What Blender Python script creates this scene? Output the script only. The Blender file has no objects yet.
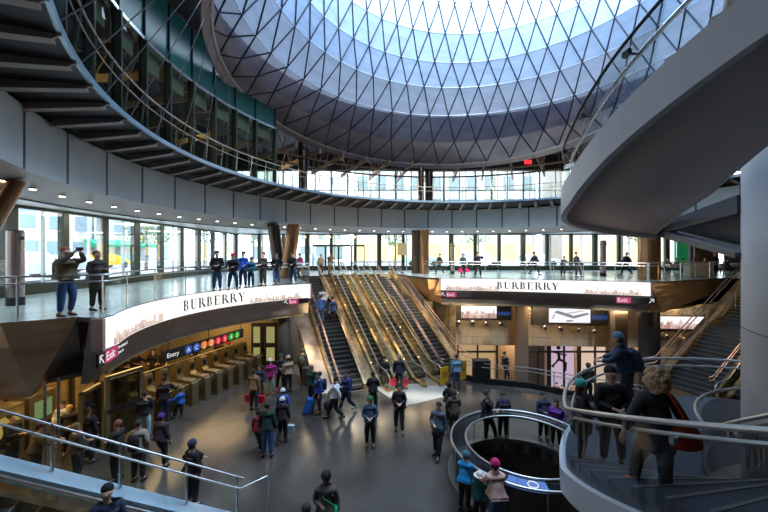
import bpy, math, random
from math import sin, cos, pi, radians, atan2, hypot, sqrt
from mathutils import Vector, Matrix
random.seed(7)
S = bpy.context.scene
COL = S.collection
F, CX, HY, EYE = 345.0, 384.0, 253.0, 1.65

def at(px, py, Y):
    return Vector(((px-CX)*Y/F, Y, EYE-(py-HY)*Y/F))
def ground(px, py, z):
    Y = F*(EYE-z)/(py-HY)
    return Vector(((px-CX)*Y/F, Y, z))

# ------------------------------------------------------------------ materials
MC = {}
def M(name, col=(.5,.5,.5), rough=.5, metal=0., noise=0., nscale=4., emit=None, estr=1., bump=0., bscale=30., spec=.5):
    if name in MC: return MC[name]
    m = bpy.data.materials.new(name); m.use_nodes = True
    nt = m.node_tree; b = nt.nodes['Principled BSDF']
    b.inputs['Base Color'].default_value = (*col, 1)
    b.inputs['Roughness'].default_value = rough
    b.inputs['Metallic'].default_value = metal
    b.inputs['Specular IOR Level'].default_value = spec
    tc = nt.nodes.new('ShaderNodeTexCoord')
    if noise > 0:
        n = nt.nodes.new('ShaderNodeTexNoise'); n.inputs['Scale'].default_value = nscale; n.inputs['Detail'].default_value = 3
        nt.links.new(tc.outputs['Object'], n.inputs['Vector'])
        r = nt.nodes.new('ShaderNodeMapRange'); r.inputs[1].default_value = .3; r.inputs[2].default_value = .7
        r.inputs[3].default_value = 1-noise; r.inputs[4].default_value = 1+noise
        nt.links.new(n.outputs['Fac'], r.inputs[0])
        mx = nt.nodes.new('ShaderNodeVectorMath'); mx.operation = 'SCALE'; mx.inputs[0].default_value = col
        nt.links.new(r.outputs[0], mx.inputs['Scale']); nt.links.new(mx.outputs[0], b.inputs['Base Color'])
    if bump > 0:
        n2 = nt.nodes.new('ShaderNodeTexNoise'); n2.inputs['Scale'].default_value = bscale
        nt.links.new(tc.outputs['Object'], n2.inputs['Vector'])
        bp = nt.nodes.new('ShaderNodeBump'); bp.inputs['Strength'].default_value = bump; bp.inputs['Distance'].default_value = .05
        nt.links.new(n2.outputs['Fac'], bp.inputs['Height']); nt.links.new(bp.outputs[0], b.inputs['Normal'])
    if emit:
        b.inputs['Emission Color'].default_value = (*emit, 1); b.inputs['Emission Strength'].default_value = estr
    MC[name] = m
    return m

def glass(name, tint=(.9,.95,.95), refl=.12, rough=.02, fk=.32):
    if name in MC: return MC[name]
    m = bpy.data.materials.new(name); m.use_nodes = True
    nt = m.node_tree; nt.nodes.clear()
    out = nt.nodes.new('ShaderNodeOutputMaterial'); mix = nt.nodes.new('ShaderNodeMixShader')
    tr = nt.nodes.new('ShaderNodeBsdfTransparent'); gl = nt.nodes.new('ShaderNodeBsdfGlossy'); lw = nt.nodes.new('ShaderNodeLayerWeight')
    ma = nt.nodes.new('ShaderNodeMath'); ma.operation = 'MULTIPLY_ADD'
    lw.inputs['Blend'].default_value = .25
    ma.inputs[1].default_value = fk; ma.inputs[2].default_value = refl*.25
    nt.links.new(lw.outputs['Fresnel'], ma.inputs[0]); nt.links.new(ma.outputs[0], mix.inputs[0])
    tr.inputs[0].default_value = (*tint, 1); gl.inputs['Roughness'].default_value = rough
    nt.links.new(tr.outputs[0], mix.inputs[1]); nt.links.new(gl.outputs[0], mix.inputs[2]); nt.links.new(mix.outputs[0], out.inputs[0])
    MC[name] = m
    return m

def perforated(name, col, openness, trans):
    """perforated reflective sheet: part see-through, part translucent, part glossy"""
    m = bpy.data.materials.new(name); m.use_nodes = True
    nt = m.node_tree; nt.nodes.clear()
    N = nt.nodes.new; L = nt.links.new
    out = N('ShaderNodeOutputMaterial')
    tr = N('ShaderNodeBsdfTransparent'); tl = N('ShaderNodeBsdfTranslucent'); df = N('ShaderNodeBsdfDiffuse'); gl = N('ShaderNodeBsdfGlossy')
    tc = N('ShaderNodeTexCoord'); n = N('ShaderNodeTexNoise'); n.inputs['Scale'].default_value = .55; n.inputs['Detail'].default_value = 2
    mp = N('ShaderNodeMapping'); mp.inputs['Scale'].default_value = (1, 1, 4); L(tc.outputs['Object'], mp.inputs[0]); L(mp.outputs[0], n.inputs['Vector'])
    r = N('ShaderNodeMapRange'); r.inputs[1].default_value=.3; r.inputs[2].default_value=.7; r.inputs[3].default_value=.78; r.inputs[4].default_value=1.12
    L(n.outputs['Fac'], r.inputs[0])
    sc = N('ShaderNodeVectorMath'); sc.operation='SCALE'; sc.inputs[0].default_value = col; L(r.outputs[0], sc.inputs['Scale'])
    tr.inputs[0].default_value = (.8,.9,1,1)
    L(sc.outputs[0], tl.inputs[0]); L(sc.outputs[0], df.inputs[0]); L(sc.outputs[0], gl.inputs[0]); gl.inputs['Roughness'].default_value = .22
    m1 = N('ShaderNodeMixShader'); m1.inputs[0].default_value = trans; L(df.outputs[0], m1.inputs[1]); L(tl.outputs[0], m1.inputs[2])
    m2 = N('ShaderNodeMixShader'); m2.inputs[0].default_value = .3; L(m1.outputs[0], m2.inputs[1]); L(gl.outputs[0], m2.inputs[2])
    m3 = N('ShaderNodeMixShader'); m3.inputs[0].default_value = openness; L(m2.outputs[0], m3.inputs[1]); L(tr.outputs[0], m3.inputs[2])
    L(m3.outputs[0], out.inputs[0])
    return m

def floor_mat(name, c1, c2, rough, gloss_noise=.12, sx=.25, tile=None):
    m = bpy.data.materials.new(name); m.use_nodes = True
    nt = m.node_tree; b = nt.nodes['Principled BSDF']; N = nt.nodes.new; L = nt.links.new
    tc = N('ShaderNodeTexCoord')
    n = N('ShaderNodeTexNoise'); n.inputs['Scale'].default_value = sx; n.inputs['Detail'].default_value = 5; n.inputs['Distortion'].default_value = 1.2
    L(tc.outputs['Object'], n.inputs['Vector'])
    cr = N('ShaderNodeValToRGB'); cr.color_ramp.elements[0].position=.35; cr.color_ramp.elements[1].position=.68
    cr.color_ramp.elements[0].color=(*c1,1); cr.color_ramp.elements[1].color=(*c2,1)
    L(n.outputs['Fac'], cr.inputs[0])
    last = cr.outputs[0]
    if tile:
        bt = N('ShaderNodeTexBrick'); bt.offset = 0; bt.inputs['Scale'].default_value = 1; bt.inputs['Mortar Size'].default_value = .008
        bt.inputs['Brick Width'].default_value = tile; bt.inputs['Row Height'].default_value = tile
        bt.inputs['Color1'].default_value = (1,1,1,1); bt.inputs['Color2'].default_value = (.93,.93,.93,1); bt.inputs['Mortar'].default_value = (.72,.72,.72,1)
        L(tc.outputs['Object'], bt.inputs['Vector'])
        mm = N('ShaderNodeMixRGB'); mm.blend_type='MULTIPLY'; mm.inputs[0].default_value=1; L(last, mm.inputs[1]); L(bt.outputs['Color'], mm.inputs[2]); last = mm.outputs[0]
    L(last, b.inputs['Base Color'])
    n2 = N('ShaderNodeTexNoise'); n2.inputs['Scale'].default_value = .8; n2.inputs['Detail'].default_value = 4; L(tc.outputs['Object'], n2.inputs['Vector'])
    r = N('ShaderNodeMapRange'); r.inputs[3].default_value = rough-gloss_noise; r.inputs[4].default_value = rough+gloss_noise
    L(n2.outputs['Fac'], r.inputs[0]); L(r.outputs[0], b.inputs['Roughness'])
    return m

def brick_mat(name, c1, c2, mortar, w, h, rough=.4, metal=0., ms=.012, bump=.0, gen='Object', vert=False):
    if name in MC: return MC[name]
    m = bpy.data.materials.new(name); m.use_nodes = True
    nt = m.node_tree; b = nt.nodes['Principled BSDF']; N = nt.nodes.new; L = nt.links.new
    tc = N('ShaderNodeTexCoord'); sp = N('ShaderNodeSeparateXYZ'); cb = N('ShaderNodeCombineXYZ'); ad = N('ShaderNodeMath'); ad.operation='ADD'
    L(tc.outputs[gen], sp.inputs[0]); L(sp.outputs[0], ad.inputs[0]); L(sp.outputs[1], ad.inputs[1]); L(ad.outputs[0], cb.inputs[0]); L(sp.outputs[2], cb.inputs[1])
    bt = N('ShaderNodeTexBrick'); bt.offset = 0; bt.inputs['Scale'].default_value = 1; bt.inputs['Mortar Size'].default_value = ms
    bt.inputs['Brick Width'].default_value = w; bt.inputs['Row Height'].default_value = h
    bt.inputs['Color1'].default_value=(*c1,1); bt.inputs['Color2'].default_value=(*c2,1); bt.inputs['Mortar'].default_value=(*mortar,1)
    L(cb.outputs[0], bt.inputs['Vector']); L(bt.outputs['Color'], b.inputs['Base Color'])
    b.inputs['Roughness'].default_value = rough; b.inputs['Metallic'].default_value = metal
    if bump:
        n2 = N('ShaderNodeTexNoise'); n2.inputs['Scale'].default_value = 1.3
        mp = N('ShaderNodeMapping'); mp.inputs['Scale'].default_value=(1.1,1.1,.15); L(tc.outputs[gen], mp.inputs[0]); L(mp.outputs[0], n2.inputs['Vector'])
        bp = N('ShaderNodeBump'); bp.inputs['Strength'].default_value = bump; bp.inputs['Distance'].default_value=.3
        L(n2.outputs['Fac'], bp.inputs['Height']); L(bp.outputs[0], b.inputs['Normal'])
    MC[name] = m
    return m

# ------------------------------------------------------------------ mesh helpers
class MB:
    def __init__(s): s.v=[]; s.f=[]; s.m=[]; s.s=[]
    def add(s, vs, fs, mi=0, sm=False):
        o = len(s.v); s.v += [Vector(v) for v in vs]
        for f in fs: s.f.append([i+o for i in f]); s.m.append(mi); s.s.append(sm)
        return s
    def obox(s, o, a, b, c, mi=0):
        o,a,b,c = map(Vector,(o,a,b,c))
        vs=[o,o+a,o+a+b,o+b,o+c,o+a+c,o+a+b+c,o+b+c]
        return s.add(vs,[(0,3,2,1),(4,5,6,7),(0,1,5,4),(1,2,6,5),(2,3,7,6),(3,0,4,7)],mi)
    def box(s, c, d, rz=0, mi=0):
        c=Vector(c); u=Vector((cos(rz),sin(rz),0)); w=Vector((-sin(rz),cos(rz),0)); k=Vector((0,0,1))
        return s.obox(c-u*d[0]/2-w*d[1]/2-k*d[2]/2, u*d[0], w*d[1], k*d[2], mi)
    def tube(s, pts, r, n=8, closed=False, mi=0, r2=None):
        pts=[Vector(p) for p in pts]; N=len(pts); vs=[]; prev=None
        for i,p in enumerate(pts):
            if closed: t=pts[(i+1)%N]-pts[i-1]
            else: t=pts[min(i+1,N-1)]-pts[max(i-1,0)]
            t.normalize()
            up = Vector((0,0,1)) if abs(t.z)<.95 else Vector((1,0,0))
            a=t.cross(up); a.normalize(); b=a.cross(t)
            if prev is not None and a.dot(prev)<0 and abs(t.z)>.9: a=-a; b=-b
            prev=a
            rr = r if r2 is None else r+(r2-r)*i/(N-1)
            vs += [p+a*rr*cos(2*pi*k/n)+b*rr*sin(2*pi*k/n) for k in range(n)]
        fs=[]
        for i in range(N if closed else N-1):
            j=(i+1)%N
            for k in range(n): fs.append((i*n+k,i*n+(k+1)%n,j*n+(k+1)%n,j*n+k))
        s.add(vs,fs,mi,True)
        if not closed: s.add(vs[:n],[tuple(range(n-1,-1,-1))],mi); s.add(vs[-n:],[tuple(range(n))],mi)
        return s
    def loft(s, rings, closed_ring=True, caps=True, loop=False, mi=0, sm=True):
        n=len(rings[0]); vs=[v for r in rings for v in r]; fs=[]; R=len(rings)
        for i in range(R if loop else R-1):
            j=(i+1)%R
            for k in range(n if closed_ring else n-1):
                fs.append((i*n+k,i*n+(k+1)%n,j*n+(k+1)%n,j*n+k))
        s.add(vs,fs,mi,sm)
        if caps and not loop and closed_ring:
            s.add(rings[0],[tuple(range(n-1,-1,-1))],mi); s.add(rings[-1],[tuple(range(n))],mi)
        return s
    def revolve(s, prof, c, a0=0, a1=360, n=72, mi=0, sm=False, open_=False):
        full = abs(a1-a0)>=360
        rings=[]
        for i in range(n if full else n+1):
            a=radians(a0+(a1-a0)*i/n)
            rings.append([Vector((c[0]+r*cos(a),c[1]+r*sin(a),z)) for r,z in prof])
        return s.loft(rings, closed_ring=not open_, caps=not open_, loop=full, mi=mi, sm=sm)
    def sweep(s, path, prof, mi=0, sm=False):
        """prof: (offset to the left of travel, z) closed loop; path: XY polyline"""
        rings=[]
        P=[Vector((p[0],p[1],0)) for p in path]
        for i,p in enumerate(P):
            t=(P[min(i+1,len(P)-1)]-P[max(i-1,0)]).normalized(); nrm=Vector((-t.y,t.x,0))
            rings.append([p+nrm*o+Vector((0,0,z)) for o,z in prof])
        return s.loft(rings, mi=mi, sm=sm)
    def cyl(s, c, r, h, n=24, mi=0, r2=None):
        c=Vector(c); r2=r if r2 is None else r2
        a=[c+Vector((r*cos(2*pi*k/n),r*sin(2*pi*k/n),0)) for k in range(n)]
        b=[c+Vector((r2*cos(2*pi*k/n),r2*sin(2*pi*k/n),h)) for k in range(n)]
        return s.loft([a,b],mi=mi)
    def poly(s, pts, z0, z1, mi=0):
        n=len(pts)
        a=[Vector((p[0],p[1],z0)) for p in pts]; b=[Vector((p[0],p[1],z1)) for p in pts]
        s.add(a+b,[tuple(range(n-1,-1,-1)),tuple(range(n,2*n))]+[(i,(i+1)%n,n+(i+1)%n,n+i) for i in range(n)],mi)
        return s
    def prism(s, pts, d, mi=0):
        """planar 3-D polygon pushed along d"""
        n=len(pts); a=[Vector(p) for p in pts]; d=Vector(d); b=[p+d for p in a]
        s.add(a+b,[tuple(range(n-1,-1,-1)),tuple(range(n,2*n))]+[(i,(i+1)%n,n+(i+1)%n,n+i) for i in range(n)],mi)
        return s
    def sphere(s, c, r, nu=14, nv=8, mi=0, sc=(1,1,1), vmin=0, vmax=1):
        c=Vector(c); rings=[]
        for j in range(nv+1):
            ph=pi*(vmin+(vmax-vmin)*j/nv)-pi/2
            rings.append([c+Vector((r*sc[0]*cos(ph)*cos(2*pi*k/nu), r*sc[1]*cos(ph)*sin(2*pi*k/nu), r*sc[2]*sin(ph))) for k in range(nu)])
        return s.loft(rings,mi=mi)
    def build(s, name, mats, parent=None, loc=None):
        me=bpy.data.meshes.new(name)
        off = Vector(parent['_o']) if parent is not None and '_o' in parent else Vector((0,0,0))
        me.from_pydata([v-off for v in s.v],[],s.f)
        if not isinstance(mats,(list,tuple)): mats=[mats]
        for m in mats: me.materials.append(m)
        for p,mi,sm in zip(me.polygons,s.m,s.s): p.material_index=mi; p.use_smooth=sm
        me.update()
        o=bpy.data.objects.new(name,me); COL.objects.link(o)
        if parent is not None: o.parent=parent
        return o

def tag(o,label=None,cat=None,group=None,kind=None):
    if label: o['label']=label
    if cat: o['category']=cat
    if group: o['group']=group
    if kind: o['kind']=kind
    return o
def thing(name,label,cat,loc=(0,0,0),group=None):
    o=bpy.data.objects.new(name,None); COL.objects.link(o); o.location=loc; o['_o']=tuple(loc); o.empty_display_size=.2
    return tag(o,label,cat,group)
def struct(mb,name,mats,label=None):
    o=mb.build(name,mats); o['kind']='structure'
    if label: o['label']=label
    return o
def cleanup():
    for o in bpy.data.objects:
        if '_o' in o: del o['_o']

def text_mesh(txt, size, depth=.004):
    cu=bpy.data.curves.new('t','FONT'); cu.body=txt; cu.size=size; cu.extrude=depth; cu.resolution_u=3; cu.space_character=1.0
    o=bpy.data.objects.new('t',cu); COL.objects.link(o)
    me=bpy.data.meshes.new_from_object(o)
    bpy.data.objects.remove(o); bpy.data.curves.remove(cu)
    return me
def put_text(name,txt,size,mat,parent,origin,right,up,depth=.004,extra_map=None):
    me=text_mesh(txt,size,depth); right=Vector(right).normalized(); up=Vector(up).normalized(); nrm=right.cross(up)
    off=Vector(parent['_o']) if parent is not None and '_o' in parent else Vector((0,0,0))
    for v in me.vertices:
        v.co = Vector(origin)+right*v.co.x+up*v.co.y+nrm*v.co.z-off
    me.materials.clear(); me.materials.append(mat)
    o=bpy.data.objects.new(name,me); COL.objects.link(o)
    if parent is not None: o.parent=parent
    return o

# ------------------------------------------------------------------ palette
m_floor  = floor_mat('polished_stone', (.050,.044,.038),(.105,.095,.085), .19, .08, .35)
m_sfloor = floor_mat('street_granite', (.30,.36,.36),(.42,.48,.48), .22, .08, .5, tile=1.2)
m_fascia = M('fascia_panel',(.52,.58,.62),.45,.1,.06,.5)
m_seam   = M('dark_seam',(.10,.11,.12),.6)
m_soffit = M('soffit_panel',(.34,.29,.27),.4,.2,.05,1)
m_ceil   = M('ceiling_white',(.62,.6,.54),.35,0,.03,1)
m_dark   = M('dark_metal',(.035,.037,.042),.45,.5)
m_black  = M('black_paint',(.012,.012,.014),.5)
m_canopy = M('canopy_underside',(.045,.04,.042),.5,.3)
m_fin    = M('bracket_metal',(.30,.24,.22),.45,.3)
m_blueedge=M('blue_lit_edge',(.45,.62,.78),.3,.7)  # blue light along the walkway edge put into the colour
m_steel  = M('brushed_steel',(.55,.55,.56),.25,.9,.05,8)
m_rail   = M('handrail_steel',(.55,.53,.52),.32,.85)
m_gold   = M('warm_brushed_metal',(.46,.33,.17),.27,.8,.35,2.2,bump=.15,bscale=3)
m_bronze = M('bronze_mirror_panel',(.44,.28,.16),.28,.85,.25,.8,bump=.3,bscale=.9)
nt_=m_bronze.node_tree
for nd in nt_.nodes:
    if nd.type=='BUMP':
        tn=nd.inputs['Height'].links[0].from_node; mpn=nt_.nodes.new('ShaderNodeMapping'); mpn.inputs['Scale'].default_value=(.35,.35,1.6)
        tcn=[q for q in nt_.nodes if q.type=='TEX_COORD'][0]; nt_.links.new(tcn.outputs['Object'],mpn.inputs[0]); nt_.links.new(mpn.outputs[0],tn.inputs['Vector']); nd.inputs['Strength'].default_value=.6; nd.inputs['Distance'].default_value=.25
m_bulk   = M('bulkhead_panel',(.20,.17,.155),.32,.5,.12,1)
m_tile   = brick_mat('tan_wall_tile',(.42,.30,.13),(.50,.36,.16),(.16,.11,.05),.9,.6,.25,.3,bump=.15)
m_mwall  = brick_mat('rippled_steel_panel',(.62,.46,.26),(.52,.44,.34),(.2,.16,.12),.9,.7,.26,.8,bump=.25)
m_mull   = M('green_grey_mullion',(.055,.065,.05),.4,.4)
m_mull2  = M('dark_mullion',(.03,.035,.03),.4,.4)
m_mullw  = M('pale_mullion',(.62,.66,.64),.4,.2)
m_green  = M('green_spandrel_glass',(.012,.11,.09),.3,0,.2,.6)
m_blind  = M('beige_blind',(.60,.60,.46),.7,0,.1,2)
m_white  = M('white_panel',(.75,.76,.78),.4,0,.04,1)
m_stair  = M('stair_soffit_plaster',(.66,.53,.48),.6,0,.03,.8)
m_core   = M('core_concrete',(.46,.47,.49),.6,0,.08,1.2,bump=.05,bscale=12)
m_step   = M('dark_step',(.045,.048,.05),.45,.3)
m_nose   = M('step_edge',(.22,.21,.20),.4,.5)
m_rubber = M('rubber_handrail',(.02,.02,.02),.4)
m_glass  = glass('guard_glass',(.88,.94,.93),.1)
m_clear  = glass('window_glass',(.93,.97,.96),.05)
m_screen_dark = M('dark_glass',(.01,.012,.015),.08,.0)

C0=(4.64,14.08); R0=14.5        # fascia ring
CC=(5.35,13.25); RC=13.2        # walkway edge ring
# ------------------------------------------------------------------ concourse floor
WC=(4.1,10.1)
mb=MB()
outer=[(-14.2,-2),(-14.2,27),(3.4,27),(3.4,18.6),(5,17.55),(7.2,16.9),(9,15.7),(11,14.6),(14.1,15.6),(14.1,17.8),(24,22),(27,14),(27,-2)]
def ray_hit(a):
    d=(cos(a),sin(a)); best=1e9
    for i in range(len(outer)):
        p=outer[i]; q=outer[(i+1)%len(outer)]
        ex,ey=q[0]-p[0],q[1]-p[1]; den=d[0]*ey-d[1]*ex
        if abs(den)<1e-9: continue
        t=((p[0]-WC[0])*ey-(p[1]-WC[1])*ex)/den; u=((p[0]-WC[0])*d[1]-(p[1]-WC[1])*d[0])/den
        if t>0 and -1e-6<=u<=1+1e-6: best=min(best,t)
    return best
angs=sorted(set([round(2*pi*i/96,5) for i in range(96)]+[round(atan2(p[1]-WC[1],p[0]-WC[0])%(2*pi),5) for p in outer]))
inn=[(WC[0]+2.0*cos(a),WC[1]+2.0*sin(a)) for a in angs]
out=[(WC[0]+ray_hit(a)*cos(a),WC[1]+ray_hit(a)*sin(a)) for a in angs]
n=len(angs)
vs=[(*p,-5) for p in inn]+[(*p,-5) for p in out]+[(*p,-5.4) for p in inn]+[(*p,-5.4) for p in out]
fs=[]
for i in range(n):
    j=(i+1)%n
    fs+= [(i,n+i,n+j,j),(2*n+i,2*n+j,3*n+j,3*n+i),(i,j,2*n+j,2*n+i),(n+i,3*n+i,3*n+j,n+j)]
mb.add(vs,fs); struct(mb,'floor',m_floor,'dark polished stone floor of the lower concourse')

# ------------------------------------------------------------------ street level slab with the void
def arc(c,R,a0,a1,n): return [(c[0]+R*cos(radians(a0+(a1-a0)*i/n)),c[1]+R*sin(radians(a0+(a1-a0)*i/n))) for i in range(n+1)]
LBAY=arc((-.95,12.4),7.05,210,116,28)
LBAY[0]=(-7.2,8.75)
def bez(p0,p1,p2,n): return [((1-t)**2*p0[0]+2*t*(1-t)*p1[0]+t*t*p2[0],(1-t)**2*p0[1]+2*t*(1-t)*p1[1]+t*t*p2[1]) for t in [i/n for i in range(n+1)]]
RBAY=bez((3.76,22.8),(9.6,22.1),(15.1,19.6),16)
void=[(-13.9,1.2),(-13.9,6.2),(-9.05,8.13),(-7.9,8.9)]+LBAY+[(-6.5,24.2),(.8,27.5),(2.9,23.1)]+RBAY+[(22.9,23.0),(25,18.4),(25,1.2)]
def slab_with_hole(name,outerp,holep,z0,z1,mats,label):
    import bmesh
    bm=bmesh.new()
    def loop(pts,z):
        vs=[bm.verts.new((p[0],p[1],z)) for p in pts]
        return vs,[bm.edges.new((vs[i],vs[(i+1)%len(vs)])) for i in range(len(vs))]
    for z in (z0,z1):
        a,ea=loop(outerp,z); b,eb=loop(holep,z)
        bmesh.ops.triangle_fill(bm,use_beauty=True,use_dissolve=False,edges=ea+eb)
    me=bpy.data.meshes.new(name); bm.to_mesh(me); bm.free()
    mb=MB(); mb.v=[v.co.copy() for v in me.vertices]; mb.f=[list(p.vertices) for p in me.polygons]
    mb.m=[0 if me.vertices[f[0]].co.z>z0+.01 else 1 for f in mb.f]; mb.s=[False]*len(mb.f)
    # flip
    for f in mb.f:
        a,b,c=[mb.v[i] for i in f[:3]]; nz=(b-a).cross(c-a).z
        if (a.z>z0+.01)==(nz<0): f.reverse()
    for pts in (outerp,holep):
        k=len(pts)
        mb.add([(p[0],p[1],z0) for p in pts]+[(p[0],p[1],z1) for p in pts],[(i,(i+1)%k,k+(i+1)%k,k+i) for i in range(k)],1)
    return struct(mb,name,mats,label)
OUT=[(-14.4,-2),(36.5,-2),(36.5,33),(-14.4,33)]
slab_with_hole('floor_street',OUT,void,-.12,0,[m_sfloor,m_dark],'pale granite floor of the street level around the opening')
# concourse ceiling under it (hung 1.65 m below) with set back hole
c=(5,13)
def setback(pts,d):
    r=[]
    for i,p in enumerate(pts):
        a=Vector(pts[i-1]); b=Vector(pts[(i+1)%len(pts)]); t=(b-a).normalized(); r.append((p[0]-t.y*d,p[1]+t.x*d))
    return r
ceil_hole=[(-13.9,1.2),(-13.9,6.6),(-9.4,8.5),(-8.5,9.6)]+arc((-.95,12.4),7.4,200,118,20)+[(-6.9,24.2),(-6.9,26.9),(.9,27.4),(3.4,24.9),(3.9,23.2)]+[(p[0],p[1]+.35) for p in RBAY[1:-1]]+[(15.3,20.0),(22.7,23.4),(25.2,18.4),(25.2,1.2)]
slab_with_hole('ceiling_concourse',OUT,ceil_hole,-1.8,-1.68,[m_dark,M('concourse_ceiling',(.22,.17,.10),.5)],'low ceiling over the concourse edges')

# bulkheads: dark bands below the gallery edges
def bulkhead(name,path,z1,label,mats=None,inset=.3,top=-.02):
    mb=MB(); mb.sweep(path,[(0,top),(inset,z1),(inset+.15,z1),(.25,top)]); return struct(mb,name,mats or m_bulk,label)
# travel so that left = away from the void
LB=LBAY
mb=MB(); mb.sweep(LB[::-1],[(0,0),(0,0)]) if False else None
def offs(path,d):
    P=[Vector(p) for p in path]; r=[]
    for i,p in enumerate(P):
        t=(P[min(i+1,len(P)-1)]-P[max(i-1,0)]).normalized(); r.append((p.x-t.y*d,p.y+t.x*d))
    return r
bulkhead('trim_1',LB,-1.66,'dark bulkhead under the left gallery edge')
bulkhead('trim_2',RBAY,-1.75,'dark bulkhead under the right gallery edge',inset=.45)
# bronze clad ends
mb=MB()
# left end: mirror bronze prism in the left foreground
A=Vector((-12.6,6.7,-.01)); B=Vector((-7.9,8.9,-.01)); D=Vector((-12.2,6.9,-1.78)); E_=Vector((-8.3,8.16,-1.78)).lerp(Vector((-9.2,8.3,-1.78)),.35)
A2=Vector((-9.05,8.13,-.01))
bott_front=Vector((-8.45,8.25,-1.80)); bott_back=Vector((-10.2,11.6,-1.78)); top_back=Vector((-7.85,9.3,-.01))
mb.add([A,A2,B,top_back, D,Vector((-9.2,8.05,-1.8)),bott_front,bott_back, Vector((-12.2,11.6,-1.78)),Vector((-12.2,11.6,-.13)),Vector((-8.6,11.6,-.13))],
       [(0,4,5,1),(1,5,6,2),(2,6,7,3),(4,8,7,6,5),(0,9,8,4),(3,7,8,9,10),(0,1,2,3,10,9)])
t=tag(mb.build('bronze_cladding',m_bronze),'mirror bronze cladding wrapping the gallery corner at far left','wall cladding')
mb=MB()
p0=Vector((15.1,19.6,-.01)); p1=Vector((22.9,23.0,-.01))
mb.add([p0,p1,p1+Vector((0,0,-.75)),p0+Vector((.9,.2,-1.75)),p0+Vector((.3,.5,-1.75)),p0+Vector((0,.6,0)),p1+Vector((-.3,.6,0)),p1+Vector((-.3,.6,-.75))],
       [(0,3,2,1),(0,4,3),(0,5,4),(5,6,7,4),(4,7,2,3),(0,1,6,5),(1,2,7,6)])
tag(mb.build('bronze_cladding',m_bronze),'mirror bronze cladding under the gallery edge above the right hand stairs','wall cladding')
mb=MB()
p0=Vector((3.76,22.8,-.01)); p1=Vector((2.9,23.1,-.01)); p2=Vector((.8,27.5,-.01))
mb.add([p0,p1,p2,p0+Vector((.1,.4,-1.75)),p1+Vector((.3,.7,-1.6)),p2+Vector((.4,0,-.9)),p0+Vector((.6,.6,0)),p2+Vector((.6,0,0))],
       [(0,3,4,1),(1,4,5,2),(0,1,2,7,6),(0,6,3),(2,5,7),(3,6,7,5,4)])
tag(mb.build('bronze_cladding',m_bronze),'bronze cladding beside the top of the central stairs','wall cladding')

# ------------------------------------------------------------------ lit banner signs
def M_sign(name,c,s): return M(name,(.02,.02,.02),.4,0,emit=c,estr=s)
m_signw=M_sign('banner_light',(1,.98,.95),1.15)
m_ink=M('banner_ink',(.01,.012,.015),.6)
m_sky1=M_sign('skyline_pale_rose',(.80,.62,.54),.9)
m_sky2=M_sign('skyline_rose',(.60,.38,.35),.8)
m_signend=M('banner_end_cap',(.42,.27,.22),.35,.2)
# serif glyphs as rects / bowls in a unit cell (w,h=1)
def serif(ch):
    t=.20; h=.05; R=[]     # rects x0,y0,x1,y1 ; bowls (x,y0,y1,r,t)
    B=[]; L=[]
    sf=lambda x0,x1,y:R.append((x0,y,x1,y+h))
    if ch=='B': R.append((.12,0,.12+t,1)); sf(0,.45,0); sf(0,.45,1-h); R.append((.3,.49,.45,.54)); B+= [(.42,0,.54,.24,t),(.40,.49,1.0,.22,t)]; W=.86
    if ch=='U': R.append((.12,.28,.12+t,1)); R.append((.70,.3,.76,1)); sf(0,.42,1-h); sf(.58,.88,1-h); L.append('U'); W=.92
    if ch=='R': R.append((.12,0,.12+t,1)); sf(0,.44,0); sf(0,.45,1-h); R.append((.3,.46,.45,.51)); B+=[(.42,.46,1.0,.23,t)]; L.append('R'); W=.95
    if ch=='E': R.append((.12,0,.12+t,1)); sf(0,.78,0); sf(0,.76,1-h); R.append((.3,.48,.55,.53)); R+= [(.72,0,.78,.25),(.70,.75,.76,1),(.52,.38,.57,.63)]; W=.86
    if ch=='Y': R.append((.38,0,.38+t,.48)); sf(.26,.70,0); sf(-.02,.38,1-h); sf(.62,.96,1-h); L.append('Y'); W=.96
    return R,B,L,W
def word_quads(txt,size,gap=.12):
    q=[];x=0
    for ch in txt:
        R,B,L,W=serif(ch)
        for a in R: q.append([(x+a[0],a[1]),(x+a[2],a[1]),(x+a[2],a[3]),(x+a[0],a[3])])
        for (bx,y0,y1,r,t) in B:
            cy=(y0+y1)/2; hh=(y1-y0)/2; N=8
            for k in range(N):
                a0=-pi/2+pi*k/N; a1=-pi/2+pi*(k+1)/N
                th=lambda a:t*cos(a)*1.0+.05*abs(sin(a))
                o=lambda a:(x+bx+(r)*cos(a)*1.3,cy+hh*sin(a)); i=lambda a:(x+bx+(r*1.3-th(a))*cos(a),cy+(hh-.05)*sin(a))
                q.append([i(a0),o(a0),o(a1),i(a1)])
        if 'U' in L:
            N=8
            for k in range(N):
                a0=pi+pi*k/N;a1=pi+pi*(k+1)/N
                o=lambda a:(x+.44+.32*cos(a),.3+.32*sin(a)); i=lambda a:(x+.46+(.14 if cos(a)<0 else .25)*cos(a),.32+.27*sin(a))
                q.append([i(a0),o(a0),o(a1),i(a1)])
        if 'R' in L: q.append([(x+.42,.48),(x+.75,0),(x+1.02,0),(x+.62,.5)])
        if 'Y' in L:
            q.append([(x+.38,.45),(x+.60,.45),(x+.30,1),(x+.06,1)]); q.append([(x+.50,.42),(x+.57,.46),(x+.84,1),(x+.76,1)])
        x+=W+gap
    return [[(p[0]*size,p[1]*size) for p in k] for k in q], (x-gap)*size
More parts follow.
